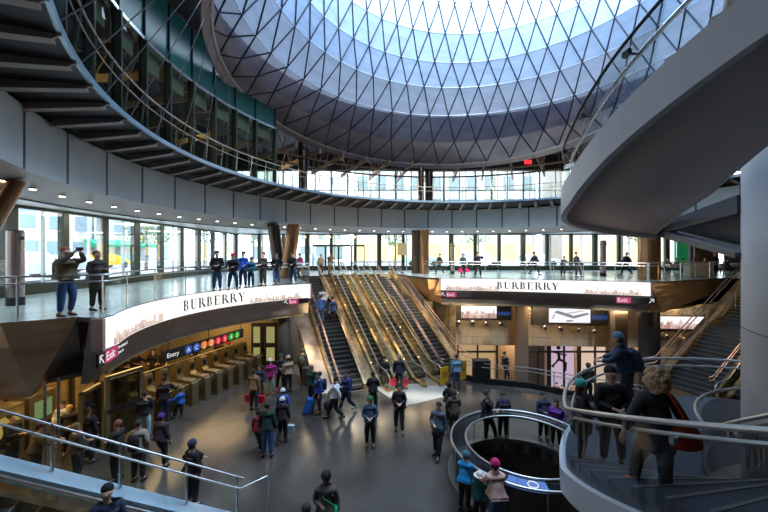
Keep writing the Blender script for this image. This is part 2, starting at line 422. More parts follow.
class PathMap:
    def __init__(s,path,z0): 
        s.P=[Vector((p[0],p[1],0)) for p in path]; s.d=[0]
        for a,b in zip(s.P,s.P[1:]): s.d.append(s.d[-1]+(b-a).length)
        s.L=s.d[-1]; s.z0=z0
    def __call__(s,u,w,d=0):
        u=min(max(u,0),s.L-1e-6)
        for i in range(len(s.P)-1):
            if s.d[i]<=u<=s.d[i+1]: break
        t=(s.P[i+1]-s.P[i]).normalized(); p=s.P[i]+t*(u-s.d[i]); nrm=Vector((t.y,-t.x,0))
        return p+nrm*d+Vector((0,0,s.z0+w))
def skyline(mb,pm,u0,u1,hmax,rng,mi,dome=None,dens=.16):
    u=u0
    while u<u1:
        w=rng.uniform(.05,.22); h=hmax*rng.uniform(.15,.7)
        if rng.random()<.12: w=.05; h=hmax*rng.uniform(.8,1.)
        mb.add([pm(u,0.0,.012),pm(u+w,0.0,.012),pm(u+w,h,.012),pm(u+w*.6,h*1.12,.012),pm(u,h*.95,.012)],[(0,1,2,3,4)],mi); u+=w+rng.uniform(0,dens)
    if dome:
        u,sz=dome; pts=[pm(u-sz,0,.016),pm(u+sz,0,.016),pm(u+sz,sz*.5,.016),pm(u+sz*.6,sz*.55,.016)]
        for k in range(9): a=pi*k/8; pts.append(pm(u+sz*.55*cos(a),sz*.7+sz*.7*sin(a),.016))
        pts+=[pm(u-sz*.6,sz*.55,.016),pm(u-sz,sz*.5,.016)]
        mb.add(pts,[tuple(range(len(pts)))],mi)
        mb.add([pm(u-.02,sz*1.3,.016),pm(u+.02,sz*1.3,.016),pm(u+.01,sz*2,.016)],[(0,1,2)],mi)
def banner(path,h,label,word_u,size,dome_side,end_u,ztop=-.03,rise=.0):
    root=thing('lit_banner',label,'sign',(path[0][0],path[0][1],ztop-h),'curved lit banners on the gallery edges')
    mb=MB(); mb.sweep(path,[(-.12,ztop),(-.12,ztop-h),(.12,ztop-h),(.12,ztop)]); mb.build('light_box',[m_signw],root)
    pm0=PathMap(path,ztop-h)
    pm=lambda u,w,d=0: pm0(u,w,d+.12)
    mb=MB()
    for (u0,u1) in ((-.03,.0),(pm0.L,pm0.L+.03)):
        pass
    a=pm0(0,0,-.13); t=(pm0.P[1]-pm0.P[0]).normalized()
    mb.obox(a-t*.12-Vector((0,0,.02)),t*.1,pm0(0,0,.14)-a,Vector((0,0,h+.04))); mb.build('end_cap',m_signend,root); mb=MB()
    b=pm0(pm0.L,0,-.13); t=(pm0.P[-1]-pm0.P[-2]).normalized()
    mb.obox(b+t*.02-Vector((0,0,.02)),t*.08,pm0(pm0.L,0,.14)-b,Vector((0,0,h+.04)))
    mb.build('end_cap',m_signend,root)
    W=sum(serif(ch)[3]+.12 for ch in 'BURBERRY')*size; x=word_u-W/2
    for ch in 'BURBERRY':
        q,w_=word_quads(ch,size); mb=MB()
        for k in q:
            v=[pm(x+p[0],h*.5-size/2+p[1],.02) for p in k]; mb.add(v,[tuple(range(len(v)))])
        mb.build('letter',m_ink,root); x+=w_+.12*size
    rng=random.Random(3)
    mb=MB(); sk=lambda u,w,d=0: pm(u,w+.02,d)
    skyline(mb,sk,.3,pm0.L*.3,h*.55,rng,0,None,.02); skyline(mb,sk,.3,pm0.L*.22,h*.35,rng,1,None,.1); mb.build('skyline_print',[m_sky1,m_sky2],root); mb=MB(); skyline(mb,sk,pm0.L*.72,pm0.L-.5,h*.5,rng,0,(pm0.L-dome_side,.22),.05)
    skyline(mb,sk,pm0.L*.8,pm0.L-.7,h*.3,rng,1,None,.1)
    mb.build('skyline_print',[m_sky1,m_sky2],root)
    return root
LP_=LBAY
def arclen(path): return sum(hypot(b[0]-a[0],b[1]-a[1]) for a,b in zip(path,path[1:]))
Ll=arclen(LP_); Lr=arclen(RBAY)
banner(LP_,.76,'curved white lit banner on the left gallery reading BURBERRY',Ll*.555,.41,.75,0)
banner(RBAY,.76,'long white lit banner on the right gallery reading BURBERRY',Lr*.455,.45,.9,0)

# exit signs
m_mag=M_sign('magenta_sign',(.55,.02,.16),.9)
m_wt=M_sign('sign_white',(1,1,1),.8)
def exit_sign(label,p,right,w,h,order,small=None):
    right=Vector(right).normalized(); up=Vector((0,0,1)); nrm=right.cross(up); p=Vector(p)
    root=thing('exit_sign',label,'sign',p)
    MB().obox(p,right*w,-nrm*.06,up*h).build('sign_board',m_black,root)
    x={'l':0,'r':0}[order] if False else 0
    aw=h*.95
    ax = 0.08*h if order=='l' else w-aw
    ex = aw if order=='l' else 0.02
    MB().obox(p+right*ex+up*.02*h+nrm*.003,right*h*2.0,nrm*.004,up*h*.94).build('magenta_plate',m_mag,root)
    put_text('word','Exit',h*.92,m_wt,root,p+right*(ex+h*.12)+up*h*.2+nrm*.012,right,up)
    # arrow
    mb=MB(); s=h*.7; o=p+right*(ax)+up*h*.15+nrm*.01
    def a(pts): 
        v=[o+right*(q[0]*s if order=='r' else (1-q[0])*s)+up*q[1]*s for q in pts]; mb.add(v,[tuple(range(len(v)))])
    a([(0.0,.12),(.12,0),(.85,.73),(.73,.85)]); a([(.25,1),(.25,.84),(.84,.84),(.84,.25),(1,.25),(1,1)])
    mb.build('arrow',m_wt,root)
    if small:
        xx=p+right*(ex+h*2.15)+nrm*.01
        for i,tx in enumerate(small):
            put_text('small_word',tx,h*.36,m_wt,root,xx+up*h*(.58-.42*i),right,up,.002)
    return root
pm=PathMap(LP_,0)
a_=pm(.15,0,.1)
exit_sign('left pointing Exit sign below the near end of the left banner',pm(0,-1.17,.20)-(pm(.3,0)-pm(0,0)).normalized()*.35,pm(1.6,0)-pm(0,0),1.5,.34,'l',('Broadway &','John St'))
exit_sign('small Exit sign under the far end of the left banner near the stairs',at(284,305,17.6),(.8,.6,0),1.35,.26,'l')
exit_sign('small Exit sign under the left end of the long right banner',at(441,297,22.1),(1,-.1,0),1.9,.33,'l',('',))
exit_sign('Exit sign with upward arrow under the right end of the long right banner',at(616,303,19.8),(1,-.28,0),1.95,.36,'r',('',))

# ------------------------------------------------------------------ fascia ring, soffit, ceiling
mb=MB()
NP=46
for i in range(NP):
    a0=360*i/NP; a1=360*(i+1)/NP
    mb.revolve([(R0,5.2),(R0,3.68),(R0+.5,3.66),(R0+.5,5.2)],C0,a0+.22,a1-.22,3,0)
mb.revolve([(R0+.02,5.2),(R0+.02,3.69),(R0+.5,3.67),(R0+.5,5.2)],C0,n=138,mi=1)
struct(mb,'trim_3',[m_fascia,m_seam],'pale grey panelled ring fascia')
mb=MB(); mb.revolve([(R0+.02,3.68),(R0+1.5,3.3),(R0+1.6,3.3),(R0+1.6,3.55),(R0+.1,3.9)],C0,n=138,mi=0); struct(mb,'trim_4',m_soffit,'soffit ring with downlights')
mb=MB(); mb.revolve([(R0+1.5,3.27),(R0+1.62,3.27),(R0+1.62,3.5),(R0+1.5,3.5)],C0,n=138,mi=0); struct(mb,'trim_5',m_dark,'dark lower lip of the soffit ring')
def annulus(name,c,r0,z,zt,mat,label,rect):
    x0,y0,x1,y1=rect; mb=MB(); N=96; ring=[]; outp=[]
    cor=[(x0,y0),(x1,y0),(x1,y1),(x0,y1)]
    an=sorted([2*pi*i/N+.001 for i in range(N)]+[atan2(q[1]-c[1],q[0]-c[0])%(2*pi) for q in cor])
    for a in an:
        dx,dy=cos(a),sin(a); tt=[]
        if abs(dx)>1e-9: tt+= [((x1 if dx>0 else x0)-c[0])/dx]
        if abs(dy)>1e-9: tt+= [((y1 if dy>0 else y0)-c[1])/dy]
        k=min(t for t in tt if t>0); ring.append((c[0]+r0*dx,c[1]+r0*dy)); outp.append((c[0]+k*dx,c[1]+k*dy))
    n=len(an); vs=[(*p,z) for p in ring]+[(*p,z) for p in outp]+[(*p,zt) for p in ring]+[(*p,zt) for p in outp]
    fs=[]
    for i in range(n):
        j=(i+1)%n; fs+=[(i,j,n+j,n+i),(2*n+i,3*n+i,3*n+j,2*n+j),(i,2*n+i,2*n+j,j)]
    mb.add(vs,fs); return struct(mb,name,mat,label)
annulus('ceiling',C0,R0+1.55,3.5,3.6,m_ceil,'pale ceiling over the street level gallery',(-14.6,-3,37,33.2))
# downlights
m_lamp=M_sign('downlight_glow',(1,.86,.62),14)
proto=None
k=0
for i in range(76):
    a=radians(360*i/76+2); x=C0[0]+(R0+.75)*cos(a); y=C0[1]+(R0+.75)*sin(a)
    if y<5.5: continue
    z=3.68-.38*.5-.02
    if proto is None:
        root=thing('downlight','','lamp',(x,y,z)); 
        MB().cyl((x,y,z-.012),.10,.02,20).build('trim_ring',m_steel,root); MB().cyl((x,y,z-.02),.075,.012,16).build('lens',m_lamp,root); proto=root
    else:
        root=proto.copy(); COL.objects.link(root); root.location=(x,y,z)
        for c_ in proto.children:
            d=c_.copy(); COL.objects.link(d); d.parent=root
    tag(root,'small round warm downlight set in the brown soffit ring','lamp','downlights around the soffit ring')

# ------------------------------------------------------------------ level 2 canopy walkway
mb=MB(); mb.revolve([(RC+.05,5.62),(RC+.05,5.5),(R0+1.6,5.22),(R0+1.6,5.62)],((CC[0]+C0[0])/2,(CC[1]+C0[1])/2),n=138)
cwc=((CC[0]+C0[0])/2,(CC[1]+C0[1])/2)
walk=thing('ring_walkway','dark cantilevered walkway ring above the grey fascia with glass guard and rails','walkway',(CC[0],CC[1],5.4))
mb=MB(); mb.revolve([(RC+.02,5.60),(RC+.02,5.48),(RC+2.6,5.22),(RC+2.6,5.60)],CC,n=138); mb.build('deck',m_canopy,walk)
mb=MB(); mb.revolve([(RC-.06,5.64),(RC-.06,5.50),(RC+.03,5.50),(RC+.03,5.64)],CC,n=138); mb.build('edge_strip',m_blueedge,walk)
for i in range(80):
    a=radians(360*i/80+1.5); x,y=cos(a),sin(a)
    if CC[1]+RC*y<-1.5: continue
    d=Vector((x,y,0)); t=Vector((-y,x,0)); c=Vector((CC[0],CC[1],0))
    mb=MB()
    pr=[c+d*(RC-.05)+Vector((0,0,5.5)),c+d*(RC+.1)+Vector((0,0,5.36)),c+d*(RC+1.7)+Vector((0,0,5.08)),c+d*(RC+1.7)+Vector((0,0,5.3))]
    mb.prism([p-t*.03 for p in pr],t*.06)
    mb.obox(c+d*(RC+.05)+Vector((0,0,5.345))-t*.10,d*1.6+Vector((0,0,-.27)),t*.20,Vector((0,0,.03)))
    mb.build('bracket',m_fin,walk)
    mb=MB(); p=c+d*(RC-.02)
    mb.obox(p-t*.015-d*.03+Vector((0,0,5.45)),t*.03,d*.06,Vector((0,0,.3))-d*0)
    mb.obox(p-t*.012+Vector((0,0,5.7)),t*.024,d*.05,Vector((0,0,.95))-d*.12)
    mb.build('rail_post',m_steel,walk)
def ring_tube(c,R,z,r,n=120,a0=0,a1=360):
    full=abs(a1-a0)>=360
    return [Vector((c[0]+R*cos(radians(a0+(a1-a0)*i/n)),c[1]+R*sin(radians(a0+(a1-a0)*i/n)),z)) for i in range(n if full else n+1)]
MB().tube(ring_tube(CC,RC-.1,6.66,.03),.03,6,True).build('handrail',M('pale_wood_rail',(.42,.36,.28),.4),walk)
MB().tube(ring_tube(CC,RC-.07,6.36,.02),.016,6,True).build('handrail',M('pale_wood_rail'),walk)
mb=MB(); mb.revolve([(RC-.04,5.66),(RC-.08,6.55)],CC,n=80,open_=True); mb.build('guard_glass',m_glass,walk)

# level 2 floor and ring glass partition
annulus('floor_upper',C0,R0+.4,5.1,5.55,m_dark,'upper level floor plate',(-14.6,-3,37,33.2))
PC=(5.8,12.9); PR=13.9
part=thing('curved_glass_partition','curved glass office wall with dark mullions and green glass band on upper level','glass wall',(PC[0],PC[1],5.6))
mb=MB(); mb.revolve([(PR,8.85),(PR,11.0),(PR+.15,11.0),(PR+.15,8.85)],PC,a0=150,a1=292,n=90,mi=0); mb.build('green_band',m_green,part)
mb=MB(); mb.revolve([(PR-.06,8.74),(PR-.06,8.86),(PR+.2,8.86),(PR+.2,8.74)],PC,a0=150,a1=292,n=90); mb.build('band_trim',m_steel,part)
mb=MB(); mb.revolve([(PR+.05,5.6),(PR+.05,8.75)],PC,a0=150,a1=292,n=80,open_=True); mb.build('pane',glass('office_glass',(.42,.48,.40),.15),part)
for i in range(34):
    a=radians(150.3+5.9*i)
    if a>radians(292): break
    p=Vector((PC[0]+PR*cos(a),PC[1]+PR*sin(a),0))
    MB().box((p.x,p.y,7.17),(.26,.09,3.2),a).build('mullion',m_mull,part)
    MB().box((p.x-.02*cos(a),p.y-.02*sin(a),9.9),(.1,.04,2.2),a).build('band_joint',m_dark,part)
    if True:
        a2=a+radians(2.95); b0=radians(.4)
        mb=MB(); mb.revolve([(PR+.25,8.1),(PR+.25,8.78),(PR+.28,8.78),(PR+.28,8.1)],PC,a0=math.degrees(a)+.6,a1=math.degrees(a)+5.3,n=3); mb.build('blind',m_blind,part)

# roof above with opening for the cone; exposed beams below it
annulus('ceiling_roof',(4.5,13.6),11.2,11.1,11.4,M('roof_soffit',(.05,.048,.05),.6),'dark roof soffit around the cone',(-14.6,-3,37,33.2))
m_beam=M('brown_beam',(.36,.23,.12),.5,.1,.1,2)
for i in range(26):
    a=radians(20+8*i) ; c=(4.5,13.6)
    x0,y0=c[0]+13.2*cos(a),c[1]+13.2*sin(a); x1,y1=c[0]+19*cos(a),c[1]+19*sin(a)
    x1=max(-14,min(34,x1)); y1=max(-2,min(32.6,y1))
    if hypot(x1-x0,y1-y0)<1.2 or y0<-1: continue
    p=Vector((x0,y0,8.45)); q=Vector((x1,y1,8.3)); d=(q-p); t=Vector((-d.y,d.x,0)).normalized()
    mb=MB(); mb.obox(p-t*.06,d,t*.12,Vector((0,0,.3)))
    mb.obox(p-t*.03+Vector((0,0,1.55)),d,t*.06,Vector((0,0,.12)))
    for k in range(4): mb.tube([p+d*(k/4)+Vector((0,0,.3)),p+d*((k+.5)/4)+Vector((0,0,1.55)),p+d*((k+1)/4)+Vector((0,0,.3))],.035,5)
    tag(mb.build('roof_truss',m_beam),'brown steel roof truss above the upper level windows','truss','roof trusses radiating above the upper level')
tb=MB(); 
for R_,z_ in ((14.6,8.35),(16.4,8.25)):
    tb.tube(ring_tube((4.5,13.6),R_,z_,.06,60,20,165),.07,6)
tag(tb.build('ring_beam',m_beam),'curved brown pipes running under the roof trusses','pipes')

# ------------------------------------------------------------------ outer glazed walls
def glazed_wall(nm,p,q,z0,z1,spacing,label,kerb=.45,mats=(m_mull,m_mullw),seed=1,w=.22):
    p=Vector((*p,0)); q=Vector((*q,0)); d=q-p; L=d.length; u=d.normalized(); nrm=Vector((-u.y,u.x,0)); rz=atan2(u.y,u.x)
    mb=MB()
    mb.obox(p+Vector((0,0,z0)),d,nrm*.2,Vector((0,0,kerb)),0)
    mb.obox(p+Vector((0,0,z1-.12)),d,nrm*.2,Vector((0,0,.12)),0)
    rng=random.Random(seed); n=int(L/spacing)
    for i in range(n+1):
        c=p+u*(L*i/n)
        ww=w*(1 if i%3 else 1.5)
        mb.box((c.x,c.y,(z0+z1)/2),(ww,.28,z1-z0),rz,0)
        if i<n and i%2==0:
            c2=c+u*(L/n*.42); mb.box((c2.x,c2.y,(z0+z1)/2),(.06,.12,z1-z0),rz,1)
        if i<n and i%3==1:
            c2=c+u*(w*1.1); mb.box((c2.x,c2.y,(z0+z1)/2),(.10,.2,z1-z0),rz,1)
    o=struct(mb,nm+'_frame' if False else nm,list(mats),label)
    g=MB(); g.add([p+nrm*.1+Vector((0,0,z0+kerb)),q+nrm*.1+Vector((0,0,z0+kerb)),q+nrm*.1+Vector((0,0,z1)),p+nrm*.1+Vector((0,0,z1))],[(0,1,2,3)])
    gg=g.build('pane',m_clear); gg.parent=o
    return o
glazed_wall('window_1',(-14.2,33),(-14.2,2),0,3.5,2.15,'street level glass wall on the left',.42,seed=2,w=.27)
glazed_wall('window_2',(-14.2,33),(36.2,33),0,3.5,2.2,'street level glass wall at the back',.42,seed=5,w=.28)
glazed_wall('window_3',(-14.2,33),(-14.2,13),5.55,7.6,2.6,'upper glass strip on the left',.2,seed=3,w=.2)
mb=MB(); mb.box((-14.3,15.5,9.4),(.2,36,3.6)); mb.box((-14.3,5,6.6),(.2,16,2.1)); struct(mb,'wall_upper_left',m_dark,'dark upper wall on the left')
glazed_wall('window_4',(-14.2,33),(36.2,33),5.55,9.6,1.5,'upper glass wall at the back',.2,seed=4,w=.1,mats=(m_mullw,m_mullw))
mb=MB()
for z in (6.6,7.6): mb.obox((-14.2,32.95,z),(50.2,0,0),(0,.12,0),(0,0,.09))
struct(mb,'trim_6',m_mullw,'transoms of the upper back windows')
mb=MB(); mb.box((11,33.1,10.4),(50.5,.2,1.6)); struct(mb,'wall_back',m_dark,'dark wall above the upper back windows')
mb=MB(); mb.box((36.4,15.5,5),(.2,36,12.5)); mb.box((36.4,15.5,-5.4),(.2,36,8.6)); struct(mb,'wall_right',m_bulk)
mb=MB(); mb.box((11,-2.6,3),(51,.2,17)); struct(mb,'wall_front',m_bulk)
# spandrel between levels outside
mb=MB(); mb.box((-14.35,15.5,4.55),(.15,36,2.1)); struct(mb,'wall_left',m_fascia)

# ------------------------------------------------------------------ oculus cone with cable net
rows=[ # centre, radius, z, tilt a,b
 ((2.78,17.0),10.12,9.47,-.051,-.082),
 ((3.5,15.1),9.9,10.1,-.025,-.045),
 ((4.1,13.5),9.6,10.85,0,0),
 ((4.35,13.2),9.05,12.3,0,0),
 ((4.4,13.2),8.65,13.7,0,0),
 ((4.6,12.7),8.65,15.2,0,0),
 ((4.7,12.4),8.6,16.7,0,0),
 ((4.8,12.3),8.4,18.2,0,0),
 ((4.9,12.3),7.8,19.8,0,0)]
CA=(4.3,13.3)
NS=48
def cpt(k,a,dr=0):
    (cx,cy),R,z,ta,tb_=rows[k]; d=Vector((cos(a),sin(a))); w=Vector(CA)-Vector((cx,cy)); b_=w.dot(d); t=-b_+sqrt(b_*b_-w.length_squared+(R+dr)**2); x=w.x+t*d.x; y=w.y+t*d.y; return Vector((cx+x,cy+y,z+ta*x+tb_*y))
cone=thing('oculus_cone','huge pale cone of diamond shaped panels in a cable net hanging under the skylight','skylight cone',(4.5,14,9.4))
row_light_tints=[((.36,.33,.38),.02,.04),((.18,.18,.26),.03,.06),((.22,.24,.34),.04,.06),((.21,.29,.43),.04,.10),((.34,.46,.62),.05,.16),((.58,.71,.84),.06,.28),((.80,.89,.97),.08,.45),((.85,.93,1),.10,.5)]  # brightening towards the skylight painted into each row's colour and translucency
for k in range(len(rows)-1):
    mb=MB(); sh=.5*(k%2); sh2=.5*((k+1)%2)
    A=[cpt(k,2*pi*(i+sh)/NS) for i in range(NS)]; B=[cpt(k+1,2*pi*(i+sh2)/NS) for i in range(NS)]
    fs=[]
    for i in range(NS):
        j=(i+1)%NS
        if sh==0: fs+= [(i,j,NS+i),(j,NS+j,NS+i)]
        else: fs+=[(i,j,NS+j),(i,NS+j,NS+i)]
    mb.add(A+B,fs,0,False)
    col,op,tr=row_light_tints[k]
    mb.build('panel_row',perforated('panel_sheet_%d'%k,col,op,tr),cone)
m_cable=M('net_cable',(.02,.03,.06),.4,.5)
for s in (1,-1):
    for i in range(NS):
        pts=[cpt(k,2*pi*(i+s*.5*k)/NS,-.04)for k in range(len(rows))]
        MB().tube(pts,.036,5).build('cable',m_cable,cone)
mb=MB()
rim=[cpt(0,2*pi*i/96,.0) for i in range(96)]
mb.tube(rim,.09,8,True); mb.build('lower_rim',M('rim_steel',(.55,.5,.5),.4,.3),cone)
rings_=[[cpt(0,2*pi*i/96,.0)+Vector((0,0,-.05)),cpt(0,2*pi*i/96,.3)+Vector((0,0,-.25)),cpt(0,2*pi*i/96,.36)+Vector((0,0,-.2)),cpt(0,2*pi*i/96,.1)+Vector((0,0,.05))] for i in range(96)]
MB().loft(rings_,loop=True,sm=False).build('rim_band',M('rim_band_panel',(.42,.34,.36),.4,.2),cone)
for k in range(2,8):
    MB().tube([cpt(k,2*pi*i/96,-.02) for i in range(96)],.018,5,True).build('ring_cable',M('pale_cable',(.6,.75,.9),.3,.3),cone)
for i in range(NS):
    a=2*pi*i/NS; p=cpt(0,a); 
    b=atan2(p.y-CC[1],p.x-CC[0]); q=Vector((CC[0]+(RC+.05)*cos(b),CC[1]+(RC+.05)*sin(b),5.62))
    MB().tube([p,q],.014,5).build('hanger_rod',M('dull_rod',(.16,.17,.18),.5,.4),cone)
mb=MB(); top=[cpt(len(rows)-1,2*pi*i/NS) for i in range(NS)]; mb.add(top,[tuple(range(NS))]); mb.build('skylight_glass',m_clear,cone)

# ------------------------------------------------------------------ guards along the gallery
def guard(path,z,label,h=1.07,rail_r=.025,posts=True,group=None,two=True,inset=.0,step=1.6):
    root=thing('glass_guardrail',label,'railing',(path[0][0],path[0][1],z),group)
    pm=PathMap(path,z)
    mb=MB(); n=max(2,int(pm.L/.35)); vs=[]
    for i in range(n+1): vs+= [pm(pm.L*i/n,.03),pm(pm.L*i/n,h-.12)]
    mb.add(vs,[(2*i,2*i+2,2*i+3,2*i+1) for i in range(n)]); mb.build('glass_panel',m_glass,root)
    MB().tube([pm(pm.L*i/n,h) for i in range(n+1)],rail_r,8).build('handrail',m_rail,root)
    if two: MB().tube([pm(pm.L*i/n,h-.17,.05) for i in range(n+1)],rail_r*.8,8).build('handrail',m_rail,root)
    if posts:
        k=max(1,round(pm.L/step))
        for i in range(k+1):
            p=pm(pm.L*i/k,0); MB().box((p.x,p.y,z+h/2),(.018,.05,h),0).build('post',m_steel,root)
    return root
guard(offs([(-13.4,6.4),(-9.05,8.13),(-8.0,8.85)]+LBAY[1:],.15),0,'glass guardrail along the curved left gallery above its banner')
guard(offs([(-4.1,19.2),(-6.45,24.1)],.1),0,'glass guardrail along the left side of the central stairs at street level')
guard(offs([(2.7,23.6)]+RBAY,.15),0,'glass guardrail along the right gallery above the long banner')
guard(offs([(15.2,19.7),(22.8,23.0)],.15),0,'glass guardrail above the right hand staircase')

# ------------------------------------------------------------------ stairs and escalators
def frame(O,u):
    O=Vector((*O,0)); u=Vector((*u,0)).normalized(); v=Vector((-u.y,u.x,0))
    return lambda s,t,z: O+v*s+u*t+Vector((0,0,z))
def prism_st(mb,P,s0,s1,prof,mi=0):
    mb.prism([P(s0,t,z) for t,z in prof],P(s1,0,0)-P(s0,0,0),mi)
def stair(P,s0,s1,label,T,H=5.0,land=(9,.9),n=30,rails=(True,True),z0=0,group=None,mid=False):
    c=P((s0+s1)/2,0,0); root=thing('staircase',label,'stairs',tuple(c),group)
    run=(T-land[1])/n; rise=H/n; t=0; z=z0; line=[]
    for i in range(n):
        mb=MB(); ln=run+(land[1] if i==land[0] else 0)
        z-=rise
        mb.obox(P(s0,t,z-.16),P(s1,t,0)-P(s0,t,0),P(0,t+ln+.02,0)-P(0,t,0),Vector((0,0,.16)),0)
        mb.obox(P(s0,t+ln-.03,z+.001),P(s1,t,0)-P(s0,t,0),P(0,.05,0)-P(0,0,0),Vector((0,0,.008)),1)
        mb.build('step' if i!=land[0] else 'landing',[m_step,m_nose],root)
        line.append((t,z+rise)); t+=ln; 
        if i==land[0]: line.append((t,z))
    line.append((t,z0-H))
    for s,w,mt in ((s0-.12,.12,m_gold),(s1,.12,m_gold)):
        mb=MB(); prof=[(0,z0-.5),(0,z0+.3)]+[(a,b+.28) for a,b in line[1:]]+[(T,z0-H)]+[(a,b-.45) for a,b in line[::-1][1:] if b-.45>z0-H]
        prism_st(mb,P,s,s+w,prof); mb.build('side_stringer',mt,root)
    for s in ([s0+.08] if rails[0] else [])+([s1-.08] if rails[1] else [])+([(s0+s1)/2] if mid else []):
        for hh in (.95,.78):
            MB().tube([P(s,-.35,z0+hh)]+[P(s,a,b+hh) for a,b in (line[0],line[10],line[11],line[-1])]+[P(s,T+.4,z0-H+hh)],.024,6).build('handrail',M('rosy_rail',(.62,.45,.44),.25,.8),root)
        for f in (.05,.3,.55,.8,.98):
            i=int(f*(len(line)-1)); a,b=line[i]; p=P(s,a+.1,b-.1); MB().tube([p,p+Vector((0,0,1.05))],.018,6).build('post',m_steel,root)
    return root
def escalator(P,s0,s1,label,T,H=5.0,z0=0,group=None,deckw=.18,lit=True,n=25,bh=.95):
    c=P((s0+s1)/2,0,0); root=thing('escalator',label,'escalator',tuple(c),group)
    sl=H/T; run=T/n
    for i in range(n):
        mb=MB(); z=z0-sl*run*(i+1)
        mb.obox(P(s0,run*i,z-.2),P(s1,0,0)-P(s0,0,0),P(0,run+.01,0)-P(0,0,0),Vector((0,0,.2)),0)
        mb.obox(P(s0,run*(i+1)-.03,z+.001),P(s1,0,0)-P(s0,0,0),P(0,.03,0)-P(0,0,0),Vector((0,0,.006)),1)
        mb.build('step',[m_step,M('yellow_step_edge',(.30,.27,.14),.5)],root)
    MB().obox(P(s0,T,z0-H+.005),P(s1,0,0)-P(s0,0,0),P(0,1.1,0)-P(0,0,0),Vector((0,0,.02))).build('comb_plate',M('comb_steel',(.4,.42,.4),.3,.8),root)
    for side,s in ((-1,s0),(1,s1)):
        a=s if side>0 else s-deckw
        prof=[(-.6,z0-.2),(-.6,z0+.14),(0,z0+.14),(T,z0-H+.14),(T+1.15,z0-H+.12),(T+1.15,z0-H),(T,z0-H),(T,z0-H-.0),(0,z0-.75)]
        mb=MB(); prism_st(mb,P,a,a+deckw,prof); mb.build('deck_skirt',m_gold,root)
        sc=a+deckw/2
        gp=[(-.5,z0+.25),(-.5,z0+bh-.1),(0,z0+bh-.07),(T,z0-H+bh-.07),(T+1.0,z0-H+bh-.09),(T+1.1,z0-H+bh*.53),(T+1.0,z0-H+.2),(T,z0-H+.25),(0,z0+.25)]
        mb=MB(); mb.add([P(sc,t,z) for t,z in gp],[tuple(range(len(gp)))]); mb.build('balustrade_glass',glass('balustrade_glass',(.85,.9,.8),.25),root)
        hp=[(-.5,z0+.3),(-.75,z0+bh*.63),(-.6,z0+bh-.05),(0,z0+bh),(T,z0-H+bh),(T+.95,z0-H+bh-.03),(T+1.2,z0-H+bh*.8),(T+1.25,z0-H+bh*.53),(T+1.1,z0-H+.22)]
        MB().tube([P(sc,t,z) for t,z in hp],.035,8).build('handrail',M('pale_handrail',(.40,.36,.34),.25,.6),root)
        if lit:
            for i in range(4):
                f=(i+.5)/4; p=P(sc+.02,T*f,z0-H*f+.15)
                MB().cyl(p,.035,.02,10).build('deck_sparkle',M_sign('deck_sparkle_glow',(1,.75,.4),3),root)  # glowing discs imitate warm reflections sparkling on the decks
    return root
Ub=(.42,-.907)
P=frame((-6.0,24.4),Ub)
stair(P,-0.0,1.37,'left wide staircase of the central bank, with three people climbing',9.0)
escalator(P,2.4,3.15,'left escalator of the central bank with dark steps',8.7,group=None)
escalator(P,4.3,5.05,'right escalator of the central bank with dark steps',8.9)
stair(P,5.75,7.0,'right staircase of the central bank beside the yellow boards',8.9)
rt=[o for o in bpy.data.objects if o.name.startswith('staircase')][-1]
for hh in (1.15,.9):
    MB().tube([P(7.4,-.4,hh),P(7.4,0,hh),P(7.4,8.9,hh-5),P(7.4,9.9,hh-5)],.024,6).build('handrail',M('rosy_rail'),rt)
# gold inclined decks between flights
def incl(P,s0,s1,T,name,label,mat,zo=.06,H=5.0,th=.25):
    mb=MB(); prism_st(mb,P,s0,s1,[(-.3,zo),(T,-H+zo),(T,-H),(T-.5,-H),(-.3,-th)]); return tag(mb.build(name,mat),label,'cladding')
incl(P,1.5,2.2,8.7,'inclined_deck','gold inclined deck between the left staircase and its escalator',m_gold)
incl(P,3.34,4.1,8.7,'inclined_deck','gold inclined deck between the two central escalators',m_gold)
incl(P,5.25,5.62,8.7,'inclined_deck','gold inclined deck between the right escalator and right staircase',m_gold)
incl(P,-.9,-.14,8.9,'inclined_deck','mottled pale inclined deck left of the central stairs',M('marbled_metal',(.55,.42,.30),.25,.6,.35,1.5),zo=.1,th=.6)
incl(P,7.14,7.6,8.9,'inclined_deck','gold inclined deck at the right edge of the central bank',m_gold,zo=.25)
mb=MB(); prism_st(mb,P,-.9,7.4,[(0.3,-1.0),(8.2,-5),(1.2,-5),(.3,-5)]); struct(mb,'wall_understairs',M('under_stairs',(.10,.07,.035),.5))
# right bank
Ur=(-.91,-.416)
Q=frame((23.4,21.8),Ur)     # v points to (.416,-.91)
stair(Q,0,2.0,'wide right hand staircase rising behind the grey core column',9.9,land=(14,1.3))
rt=[o for o in bpy.data.objects if o.name.startswith('staircase')][-1]
for hh in (1.25,.95):
    MB().tube([Q(-.42,-.4,hh),Q(-.42,0,hh),Q(-.42,9.9,hh-5),Q(-.42,11.2,hh-5)],.032,6).build('handrail',M('rosy_rail'),rt)
escalator(Q,2.45,3.35,'escalator beside the right hand staircase with glowing gold balustrade',9.6)
incl(Q,-.7,-.14,9.7,'inclined_deck','gold inclined deck left of the right hand staircase',m_gold,zo=.15)
incl(Q,3.55,4.2,9.6,'inclined_deck','gold inclined deck right of the right hand escalator',m_gold)

